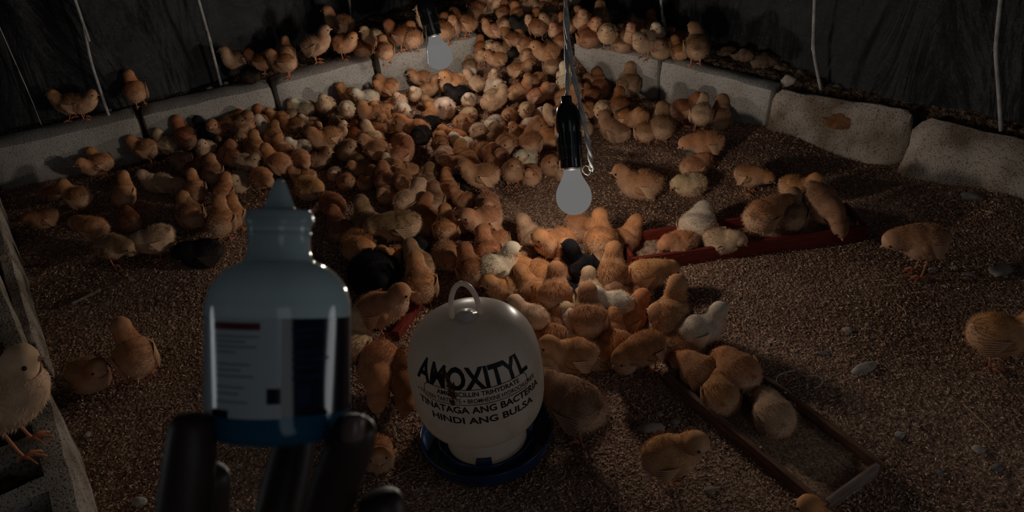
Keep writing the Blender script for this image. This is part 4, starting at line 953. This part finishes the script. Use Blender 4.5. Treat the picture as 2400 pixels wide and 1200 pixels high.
M_BOT = translucent('cloudy_clear_plastic', (.62, .74, .73), .1, .35, (.6, .75, .77), .12)
M_CLR = translucent('clear_plastic', (.05, .2, .28), .08, .2, (.1, .4, .55), .85)
M_LIQ = translucent('blue_liquid', (.006, .11, .19), .12, .35, (.02, .30, .50))
M_NOZ = translucent('pale_blue_plastic', (.48, .57, .59), .3, .4, (.5, .6, .63))
M_PLUG = translucent('teal_plastic', (.05, .22, .29), .3, .3, (.06, .28, .36))
v, f = lathe(smooth_prof(pr((166, 948), (166, 900), (166, 840), (166, 725), (163, 700), (152, 668), (130, 640), (104, 622), (82, 612), (75, 600), (72, 585), (71, 560), (72, 532)), 4), 64, False, False); mesh_obj('bottle_body', v, f, M_BOT, B)
v, f = lathe(smooth_prof(pr((100, 1021), (140, 1020), (155, 1012), (164, 992), (166, 965), (166, 948)), 4), 64, True, False); mesh_obj('bottle_base', v, f, M_CLR, B)
v, f = lathe(smooth_prof(pr((98, 1017), (136, 1016), (150, 1008), (159, 990), (161, 958), (161, 900), (161, 820), (161, 770)), 3), 64); mesh_obj('blue_liquid', v, f, M_LIQ, B)
v, f = lathe(pr((60, 616), (60, 560), (58, 556)), 40); mesh_obj('plug', v, f, M_PLUG, B)
v, f = lathe(smooth_prof(pr((74, 532), (77, 526), (79, 515), (78, 505), (75, 497)), 3)+smooth_prof(pr((73, 494), (40, 490), (33, 480), (26, 462), (18, 440), (12, 427), (7, 421), (1, 420)), 4), 48); mesh_obj('nozzle', v, f, M_NOZ, B)
for yy, r_ in ((517, 80), (548, 74)):
    v, f = lathe(pr((r_-4, yy+7), (r_, yy+4), (r_, yy-4), (r_-4, yy-7)), 48, False, False); mesh_obj('neck_ring', v, f, M_NOZ, B)
# printed label: a white half and a navy half, with plain bars where its tiny print is illegible
M_LW = mat('label_white', (.46, .50, .52), .13, .5); M_LN = mat('label_navy', (.004, .006, .016), .12, .5); M_LR = mat('label_red', (.13, .025, .025), .13, .5)
M_LG = mat('label_grey_print', (.26, .28, .29), .13, .5); M_LB = mat('label_blue_print', (.010, .016, .045), .13, .5)
ROT = .265   # turned towards the viewer
def patch(name, x0, x1, y0, y1, m_, lift, skew=0):
    """x in photo pixels from the axis on the front of the bottle"""
    Rl = 166.0; f_ = lambda x: math.asin(max(-1, min(1, x/Rl)))
    a0, a1 = f_(x0)+ROT, f_(x1)+ROT; n_ = max(3, int(abs(a1-a0)/.08)); V = []; Fc = []
    for i in range(n_+1):
        a = a0+(a1-a0)*i/n_
        for y in (y0, y1):
            r_ = (Rl+lift)*kpx; V.append((r_*math.sin(a), -r_*math.cos(a), (1022-y-skew*(i/n_))*kpx))
    for i in range(n_): Fc.append((2*i, 2*i+1, 2*i+3, 2*i+2))
    return mesh_obj(name, V, Fc, m_, B)
lw = patch('label', -164, 5, 735, 952, M_LW, .9)
patch('label_panel', 5, 160, 735, 948, M_LN, .9, 6)
patch('label_band', -135, -38, 744, 760, M_LR, 1.4)
for y, w in ((772, 90), (783, 60), (794, 84), (806, 40), (832, 70), (845, 52), (858, 78), (882, 60), (896, 46), (914, 66)): patch('label_print', -130, -130+w, y, y+5, M_LG, 1.4)
patch('label_print', -25, 5, 886, 920, M_LN, 1.4); patch('label_print', 40, 66, 885, 925, M_LB, 1.4)
for y, w in ((757, 70), (772, 46), (806, 60), (822, 80), (838, 50), (862, 66)): patch('label_print', 28, 28+w, y, y+7, M_LB, 1.4)
patch('label_print', -140, -105, 935, 952, M_LN, 1.4)

# ------------------------------------------------------------------ the hand that holds it
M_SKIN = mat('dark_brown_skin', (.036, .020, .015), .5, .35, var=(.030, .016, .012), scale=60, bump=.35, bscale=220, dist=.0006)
M_NAIL = mat('fingernail', (.15, .095, .075), .3, .45)
def hand():
    V = []; E = []; Rr = []
    def add(px, py, d_, r_, link=None):
        V.append(atd(px, py, d_)); Rr.append(r_/1000)
        if link is not None: E.append((link, len(V)-1))
        return len(V)-1
    palm = add(640, 1640, .385, 27)
    wrist = add(610, 1900, .375, 25, palm); f1 = add(560, 2300, .35, 30, wrist); add(500, 2900, .32, 36, f1)
    def digit(base, pts):
        l = base
        for q in pts: l = add(*q, l)
    kl = add(500, 1580, .380, 17, palm); kr = add(770, 1580, .375, 16, palm)
    digit(palm, [(430, 1560, .350, 15), (415, 1360, .340, 12.5), (430, 1190, .333, 11.2), (446, 1070, .330, 11.0), (452, 995, .3295, 9.8), (454, 965, .3295, 7)])
    digit(kl, [(530, 1480, .388, 10.5), (505, 1310, .383, 9.8), (490, 1200, .372, 9.2), (497, 1120, .364, 8.4), (503, 1090, .362, 6.5)])
    digit(palm, [(635, 1500, .392, 12), (632, 1320, .388, 11.6), (655, 1190, .390, 11.8), (680, 1090, .3935, 11.3), (694, 1020, .3945, 10.2), (700, 985, .394, 8)])
    digit(kr, [(735, 1450, .374, 11.5), (745, 1290, .360, 11), (780, 1150, .345, 10.8), (818, 1050, .3335, 10.2), (834, 1002, .3290, 9.2), (838, 980, .328, 7)])
    digit(kr, [(850, 1470, .364, 10.5), (880, 1330, .352, 10.8), (896, 1240, .345, 11), (896, 1180, .342, 10.4), (886, 1150, .341, 8)])
    me = bpy.data.meshes.new('person'); me.from_pydata([tuple(q) for q in V], E, []); me.update()
    o = bpy.data.objects.new('person', me); C.objects.link(o)
    sk = o.modifiers.new('skin', 'SKIN'); sk.use_smooth_shade = True; sk.branch_smoothing = .6
    for i, q in enumerate(me.skin_vertices[0].data): q.radius = (Rr[i], Rr[i]); q.use_root = (i == 0)
    o.modifiers.new('sub', 'SUBSURF').levels = 2; o.modifiers['sub'].render_levels = 2
    bpy.context.view_layer.update()
    ev = o.evaluated_get(bpy.context.evaluated_depsgraph_get()); m2 = bpy.data.meshes.new_from_object(ev)
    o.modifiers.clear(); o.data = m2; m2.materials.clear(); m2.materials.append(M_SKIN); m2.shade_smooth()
    tag(o, 'dark silhouetted hand of a person holding up the blue bottle from below', 'person')
    def nail(px, py, d_, w, h_, tiltpx):
        V = []; Fc = []; nu, nv = 7, 8
        for i in range(nv):
            for j in range(nu):
                u = -1+2*j/(nu-1); t = -1+2*i/(nv-1); wide = w*(1-.25*max(0, t)**4)*math.sqrt(max(.02, 1-max(0, -t)**6*.6))
                V.append(atd(px+u*wide+tiltpx*t, py-t*h_, d_+.0035*u*u+.0012*t*t))
        for i in range(nv-1):
            for j in range(nu-1): Fc.append((i*nu+j, i*nu+j+1, (i+1)*nu+j+1, (i+1)*nu+j))
        q = mesh_obj('fingernail', V, Fc, M_NAIL, o); q.modifiers.new('s', 'SOLIDIFY').thickness = .0006; return q
    nail(826, 1005, .3185, 30, 34, 6)
    return o
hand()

# ------------------------------------------------------------------ stones, straws, clods
M_ST = [mat('pale_stone', (.42, .35, .29), .85, .2, var=(.30, .265, .235), scale=60, bump=.4, bscale=90), mat('grey_stone', (.22, .19, .165), .85, .2, var=(.14, .13, .12), scale=60, bump=.4, bscale=90), mat('tan_stone', (.33, .26, .20), .85, .2, var=(.22, .17, .13), scale=60, bump=.4, bscale=90), mat('dry_soil', (.17, .115, .08), .95, .1, var=(.09, .055, .035), scale=50, bump=1.0, bscale=120, dist=.004)]
def stone(px, py, w, h, m_, label, seed, name='stone', cat='stone', flat=.6, group=None, z0=None, rgh=.0):
    z = hz(*at(px, py, 0 if z0 is None else z0).xy) if z0 is None else z0
    p = at(px, py, z); dep = (p-EYE).dot(F_); rx = w*dep/FPX; hh = h*dep/FPX; rz = min(rx, hh)*flat; ry = min(rx*1.1, max(hh*1.35-rz*.7, rx*.4))
    bm = bmesh.new(); bmesh.ops.create_icosphere(bm, subdivisions=3, radius=1)
    for q in bm.verts:
        n_ = q.co.normalized(); k = 1+rgh*noise.noise(n_*2.6+Vector((seed, 2, 9)))+rgh*.5*noise.noise(n_*7+Vector((seed, 4, 9)))+.28*noise.noise(n_*1.3+Vector((seed*3.1, 0, 0)))+.08*noise.noise(n_*4+Vector((seed, 7, 0)))
        q.co = Vector((n_.x*rx*k, n_.y*ry*k, n_.z*rz*k))
    o = bm_obj(name, bm, M_ST[m_], smooth=True); o.location = (p.x, p.y, z+rz*.45); o.rotation_euler = (0, 0, .35*math.sin(seed*2.3)); tag(o, label, cat, group); return o
ST = [(2345,637,30,19,0,'large round pale stone near the right picture edge'),(2280,464,26,15,1,'grey stone lying below the rounded right block'),(2186,634,14,8,0,'small pale stone at the feet of the tall bending chick'),(2238,629,8,7,0,'tiny pale stone right of the tall bending chick'),
 (2272,645,15,8,1,'dark grey flat stone beside the large round pale one'),(2025,866,36,15,0,'flat pale stone on the open litter right of the brown feeder'),(1986,776,11,10,0,'small pale stone on open litter, above the flat one'),(1930,830,14,8,1,'grey stone on the litter above left of the flat one'),
 (2108,1021,13,11,0,'small pale stone right of the brown feeder end'),(2146,998,7,7,0,'tiny pale stone just above the one by the feeder end'),(1527,1005,32,16,0,'pale oblong stone between drinker and brown feeder'),(1580,990,12,11,1,'grey pebble right of the pale oblong stone'),(1545,972,10,9,2,'tan pebble above the pale oblong stone'),
 (2292,1056,13,14,0,'pale pebble near the lower right corner'),(1622,363,16,15,1,'grey stone under the beak of the profile chick by the right blocks'),(328,1178,19,16,0,'pale stone at the bottom left of the litter'),(205,1020,10,9,0,'small pale pebble right of the hollow blocks'),(250,1030,8,7,2,'tan pebble right of the small pale one by the hollow blocks'),
 (2040,1060,9,7,0,'tiny pebble behind the brown feeder far board'),(2335,1100,16,12,1,'flat grey stone at the lower right edge'),(2200,1110,12,9,1,'grey pebble in the lower right litter'),(1665,1150,16,11,2,'tan clod at the lower left side of the brown feeder'),(1900,455,9,6,0,'pale chip behind the red feeder'),(1775,475,8,6,0,'pale chip left of the red feeder group'),
 (2230,455,9,7,0,'small pale stone left of the grey one under the right block'),(2110,478,10,7,2,'tan stone beyond the right end of the red feeder'),(2325,498,9,6,2,'tan stone close to the rounded right block'),(1975,340,26,12,0,'whitish rubble lump at the foot of the stained block'),(560,1095,8,7,0,'pebble seen between the fingers'),
 (300,1100,8,7,2,'small tan stone left of the hand'),(380,1070,7,6,0,'small pale stone just left of the hand'),(1500,300,8,7,1,'grey pebble among the chicks right of the cords')]
for i, (x, y, w, h, m_, lab) in enumerate(ST): stone(x, y, w, h, m_, lab, i+1)
CL = [(1848,196,18,16,0,'whitish stone on the ledge behind the stained block'),(1875,182,15,14,2,'tan stone next to the whitish one on the right ledge'),(1702,133,24,18,2,'soil clod on the right ledge beside the last chick'),(1748,146,32,24,2,'large soil clod on the right ledge, leftmost of the pair'),(1796,158,34,26,2,'largest soil clod on the right ledge'),(1832,168,18,16,2,'soil clod between the largest one and the stones'),
 (1960,205,14,6,2,'low clod behind the stained block'),(2010,212,14,6,2,'low clod right of the pale strip foot'),(2345,296,15,7,2,'clod at the foot of the rightmost strip'),(530,200,8,7,0,'pale pebble on the left ledge right of the strip'),(493,210,9,6,0,'pebble on the left ledge left of strip foot'),(255,262,9,6,1,'small grey stone at the foot of the left strip'),(45,318,9,6,1,'grey pebble on the ledge at the left edge'),(150,298,14,6,1,'flat grey stone under the leftmost ledge chicks')]
for i, (x, y, w, h, m_, lab) in enumerate(CL): stone(x, y, w, h, m_ if m_ < 2 else 3, lab, i+40, z0=.128, flat=.9, rgh=.5 if m_ == 2 else 0, name='soil_clod' if m_ == 2 else 'stone', cat='soil clod' if m_ == 2 else 'stone')
M_STRAW = mat('dry_straw', (.5, .34, .2), .7, .2)
M_DIRTY = mat('pale_twine', (.5, .46, .42), .7, .2)
def lying(name, pts, r_, m_, label, cat):
    P = [at(x, y, 0) for x, y in pts]; P = [Vector((p.x, p.y, hz(p.x, p.y)+.006+r_)) for p in P]
    v, f = tube(smooth_prof([tuple(p) for p in P], 5), r_, 6); o = mesh_obj(name, v, f, m_); tag(o, label, cat); return o
lying('straw', [(915, 1130), (945, 1115), (975, 1100)], .0009, M_STRAW, 'thin straw lying left of the drinker tray', 'straw')
lying('straw', [(2255, 955), (2285, 985), (2310, 1010), (2318, 1025)], .0010, M_STRAW, 'bent straw on the litter at far lower right', 'straw')
lying('straw', [(2100, 722), (2118, 735), (2122, 748)], .0012, M_STRAW, 'short straw left of the right-edge chick', 'straw')
lying('straw', [(1760, 1110), (1780, 1135), (1790, 1150)], .0010, M_STRAW, 'straw at the lower left of the brown feeder', 'straw')
lying('string', [(1816, 902), (1822, 888), (1842, 880), (1862, 876)], .0014, M_DIRTY, 'curled pale string beside the far board of the brown feeder', 'string')
lying('string', [(1890, 890), (1915, 892), (1926, 905), (1918, 915), (1905, 922)], .0014, M_DIRTY, 'hooked pale string right of the curled one', 'string')
lying('stick', [(172, 725), (205, 708), (240, 690)], .0045, M_WOODG, 'short weathered stick on the dim litter left of the bottle', 'stick')

# ------------------------------------------------------------------ pale strips and twine hanging down the tarpaulins
M_STRIP = mat('pale_plastic_strip', (.42, .41, .39), .5, .3, var=(.26, .25, .24), scale=40)
M_BLUETW = mat('blue_twine', (.02, .10, .32), .5, .3)
def strip(name, pts, r_, m_, label, off=-.03):
    """hangs just in front of the tarpaulin; pts run from the foot on the ledge up"""
    foot = at(*pts[0], .13); dep = (foot-EYE).dot(F_)
    fwd = Vector((foot.x, foot.y, 0)).normalized()
    P = []
    for x, y in pts:
        # same vertical plane through the foot, facing the viewer
        d_ = ray(x, y); t = (foot-EYE).dot(fwd)/d_.dot(fwd); P.append(EYE+d_*t+fwd*off)
    top = P[-1]; up = (P[-1]-P[-2]); P.append(top+up*(max(.2, 1.9-top.z)/max(.05, up.z)))
    v, f = tube(smooth_prof([tuple(p) for p in P], 4), r_, 6); o = mesh_obj(name, v, f, m_); tag(o, label, 'strip' if name != 'twine' else 'twine'); return o
strip('twine', [(95, 288), (70, 225), (35, 145), (0, 66)], .0016, M_STRIP, 'thin pale twine against the tarpaulin at the far left')
strip('plastic_strip', [(252, 264), (232, 205), (208, 130), (190, 45), (175, 0)], .0048, M_STRIP, 'pale hanging strip left of the lone ledge chick', -.045)
strip('plastic_strip', [(516, 192), (500, 130), (482, 60), (465, 0)], .0050, M_STRIP, 'pale hanging strip left of the brown-winged ledge chick', -.045)
strip('twine', [(642, 104), (632, 50), (621, 0)], .0015, M_STRIP, 'thin pale twine above the black ledge chick')
strip('twine', [(713, 75), (706, 35), (700, 0)], .0014, M_STRIP, 'thin pale twine left of the blue one')
strip('twine', [(731, 62), (726, 30), (720, 0)], .0026, M_BLUETW, 'blue twine on the tarpaulin left of the tall chick')
strip('plastic_strip', [(823, 56), (820, 25), (818, 0)], .0045, M_STRIP, 'pale hanging strip right of the tall ledge chick', -.045)
strip('twine', [(1094, 14), (1093, 6), (1092, 0)], .0030, M_STRIP, 'short pale twine above the far heap of chicks')
strip('twine', [(1349, 14), (1347, 6), (1345, 0)], .0026, M_STRIP, 'short pale twine right of the double cord')
strip('plastic_strip', [(1562, 72), (1558, 45), (1553, 20), (1551, 0)], .0052, M_STRIP, 'pale hanging strip above the right block cluster', -.045)
strip('plastic_strip', [(1927, 194), (1920, 160), (1911, 110), (1910, 60), (1912, 0)], .0050, M_STRIP, 'pale kinked strip behind the stained block', -.05)
strip('plastic_strip', [(2352, 288), (2348, 210), (2341, 110), (2345, 50), (2350, 0)], .0058, M_STRIP, 'pale wide strip hanging at the far right', -.05)

# ------------------------------------------------------------------ the rest of the flock: fill the gaps the named chicks leave
def fill(poly, n, spc, seed, zone, cols, poses, smin=.95, smax=1.15):
    r = random.Random(seed); q = np.array(poly, float); x0, y0 = q.min(0); x1, y1 = q.max(0); k = 0; tries = 0
    while k < n and tries < 3000:
        tries += 1; x, y = r.uniform(x0, x1), r.uniform(y0, y1); ins = False
        for i in range(len(q)):
            a, b = q[i], q[(i+1) % len(q)]
            if (a[1] > y) != (b[1] > y) and x < (b[0]-a[0])*(y-a[1])/(b[1]-a[1])+a[0]: ins = not ins
        if not ins: continue
        p = at(x, y, .045+(.10 if zone == 'ledge' else 0))
        if any((p.xy-c['p'].xy).length < spc for c in PLACED): continue
        put(x, y, r.uniform(0, 360), r.choice(poses), r.choice(cols), r.uniform(smin, smax), None, None); k += 1
fill([(380, 330), (620, 250), (760, 215), (850, 260), (870, 400), (700, 400), (620, 360), (480, 390)], 12, .075, 1, 'pen', 'TTOORPB', ['N', 'NL', 'NR', 'S', 'SL', 'SR', 'L'])
fill([(850, 200), (1000, 180), (1160, 120), (1310, 150), (1380, 190), (1330, 400), (1180, 400), (1000, 480), (860, 440)], 26, .072, 2, 'pen', 'TTOORPBPW', ['N', 'NL', 'NR', 'S', 'SL', 'SR', 'U', 'UL'])
fill([(1100, -10), (1330, -10), (1340, 100), (1250, 140), (1160, 100)], 10, .075, 3, 'ledge', 'RRTTBP', ['N', 'NL', 'NR', 'S', 'U', 'UR'])
fill([(1080, 560), (1480, 520), (1500, 800), (1300, 820), (1180, 640)], 12, .078, 4, 'pen', 'TTOOPB', ['N', 'S', 'SL', 'SR', 'Z'], 1.0, 1.2)
fill([(880, 480), (1150, 480), (1140, 600), (1000, 640), (900, 600)], 8, .08, 5, 'pen', 'TTORB', ['N', 'S', 'SL', 'SR', 'Z'], 1.0, 1.2)

# the smaller remainder of the packed flock, seen only as backs and heads between the others
def flock_stuff(polys, n, spc, seed):
    r = random.Random(seed); V = []; Fc = []; COLS = []; nv = 0; MI = []
    src = {}
    for k in ('N', 'NL', 'NR', 'S', 'SL', 'U'):
        me = VAR[k]['me']; co = np.empty(len(me.vertices)*3, np.float32); me.vertices.foreach_get('co', co)
        tn = np.empty(len(me.vertices)*4, np.float32); me.color_attributes['tone'].data.foreach_get('color', tn)
        src[k] = (co.reshape(-1, 3), tn.reshape(-1, 4), [tuple(p.vertices) for p in me.polygons])
    pts = [c['p'].xy for c in PLACED]; k = 0; tries = 0
    while k < n and tries < 5000:
        tries += 1; q = np.array(polys[r.randrange(len(polys))], float); x0, y0 = q.min(0); x1, y1 = q.max(0); x, y = r.uniform(x0, x1), r.uniform(y0, y1); ins = False
        for i in range(len(q)):
            a, b = q[i], q[(i+1) % len(q)]
            if (a[1] > y) != (b[1] > y) and x < (b[0]-a[0])*(y-a[1])/(b[1]-a[1])+a[0]: ins = not ins
        if not ins: continue
        p = at(x, y, .04)
        if y > 140 and any((p.xy-c).length < spc*.9 for c in pts): continue
        p = hit(x, y, .04)
        if any((p.xy-c).length < spc for c in pts): continue
        if sdist(np.array([p.x]), np.array([p.y]))[0] > -.03 and y > 140: continue
        pts.append(p.xy.copy()); key = r.choice(list(src)); co, tn, fs = src[key]; a = r.uniform(0, 2*PI); s = r.uniform(.70, .82)
        c_, s_ = math.cos(a), math.sin(a); R3 = np.array([[c_, -s_, 0], [s_, c_, 0], [0, 0, 1]])
        V.append(co@R3.T*s+np.array([p.x, p.y, hz(p.x, p.y)])); Fc += [tuple(i+nv for i in f) for f in fs]; nv += len(co)
        base, al = COL[r.choice('TTOORPBW')]; base = np.array(base)*(1+r.uniform(-.15, .15)); cream = base*(1-al)+np.array((.72, .475, .31))*al
        c = (cream*(1-tn[:, :1])+base*tn[:, :1])*(1-tn[:, 2:3])+np.array((.045, .028, .02))*tn[:, 2:3]; c = c*(tn[:, 1:2]*.7+.62)
        COLS.append(np.concatenate([c, np.ones((len(c), 1))], 1)); k += 1
        v = VAR[key]
        for me2, M, colr in [(BEAK, Matrix.Translation(v['tip']-v['up']*.001) @ Matrix((v['fw'], v['lat'], v['up'])).transposed().to_4x4(), (.62, .33, .2, 1))] + \
                [(EYEM, Matrix.Translation(v['hc']+v['lat']*sg*(v['hr']*.93)+v['up']*.0022+v['fw']*.0015), (.006, .004, .003, 1)) for sg in (1, -1)]:
            cc = np.array([list(M @ w.co) for w in me2.vertices]); V.append(cc@R3.T*s+np.array([p.x, p.y, hz(p.x, p.y)]))
            Fc += [tuple(i+nv for i in f.vertices) for f in me2.polygons]; nv += len(cc); COLS.append(np.tile(np.array(colr), (len(cc), 1)))
    M = bpy.data.materials.new('flock_down'); M.use_nodes = True; nt = M.node_tree; b = nt.nodes['Principled BSDF']; b.inputs['Roughness'].default_value = .9; b.inputs['Specular IOR Level'].default_value = .08
    a_ = N(nt, 'ShaderNodeAttribute', attribute_name='down'); nt.links.new(a_.outputs['Color'], b.inputs['Base Color'])
    o = mesh_obj('chick_flock', np.concatenate(V).tolist(), Fc, M); ca = o.data.color_attributes.new('down', 'FLOAT_COLOR', 'POINT'); ca.data.foreach_set('color', np.concatenate(COLS).astype(np.float32).ravel())
    tag(o, 'small tawny chicks packed between the others at the back of flock', 'chicks', None, 'stuff'); print('STUFF CHICKS', k)
flock_stuff([[(380, 330), (620, 250), (760, 215), (850, 260), (870, 420), (700, 400), (620, 360), (480, 390)], [(850, 200), (1000, 180), (1160, 100), (1310, 130), (1400, 190), (1330, 400), (1180, 420), (1000, 490), (860, 440)], [(1100, -10), (1340, -10), (1340, 100), (1250, 140), (1140, 100)]], 75, .058, 9)

# ------------------------------------------------------------------ labels for the chicks that have no hand-written one
def zone_of(x, y, z):
    if z > .06:
        if x < 1100: return 'on the left ledge'
        if x < 1345: return 'in the far corner heap'
        return 'on the right ledge'
    if y > 500 or (y > 470 and x > 880):
        if x < 700: return 'left of the bottle'
        if x < 1120: return 'between bottle and near bulb'
        return 'under the near bulb' if y < 670 else 'right of the drinker'
    if x < 620: return 'in the left end of the flock'
    if x < 860: return 'by the left block row'
    if x < 1120: return 'under the far bulb'
    if x < 1330: return 'left of the hanging cords'
    return 'right of the hanging cords'
CN = {'T': 'tawny', 'R': 'rust-red', 'P': 'pale cream', 'W': 'whitish', 'O': 'orange', 'B': 'brown-barred', 'K': 'black'}
def way(a):
    a %= 360
    return 'facing right' if a < 45 or a >= 315 else 'seen from behind' if a < 135 else 'facing left' if a < 225 else 'facing the viewer'
PZ = {'N': 'standing', 'U': 'upright', 'D': 'pecking', 'L': 'stooping', 'S': 'sitting', 'Z': 'crouching', 'E': 'crouching'}
OUT = {}
for c in PLACED:
    z = zone_of(c['px'], c['py'], c['zg']); c['zn'] = z
    if c['label'] is None:
        OUT.setdefault('%s %s chick %s %s' % (PZ[c['pose'][0]], CN[c['col']], way(c['ang']), z), []).append(c)
ORD = ['first', 'second', 'third', 'fourth', 'fifth', 'sixth', 'seventh', 'eighth', 'ninth', 'tenth']
for k, L in OUT.items():
    L.sort(key=lambda c: c['px'])
    for i, c in enumerate(L): c['label'] = k if len(L) == 1 else ('%s from left %s' % (ORD[i], k))
for c in PLACED: tag(c['o'], c['label'], 'chick', 'chicks '+c['zn'])
print('CHICKS', len(PLACED))
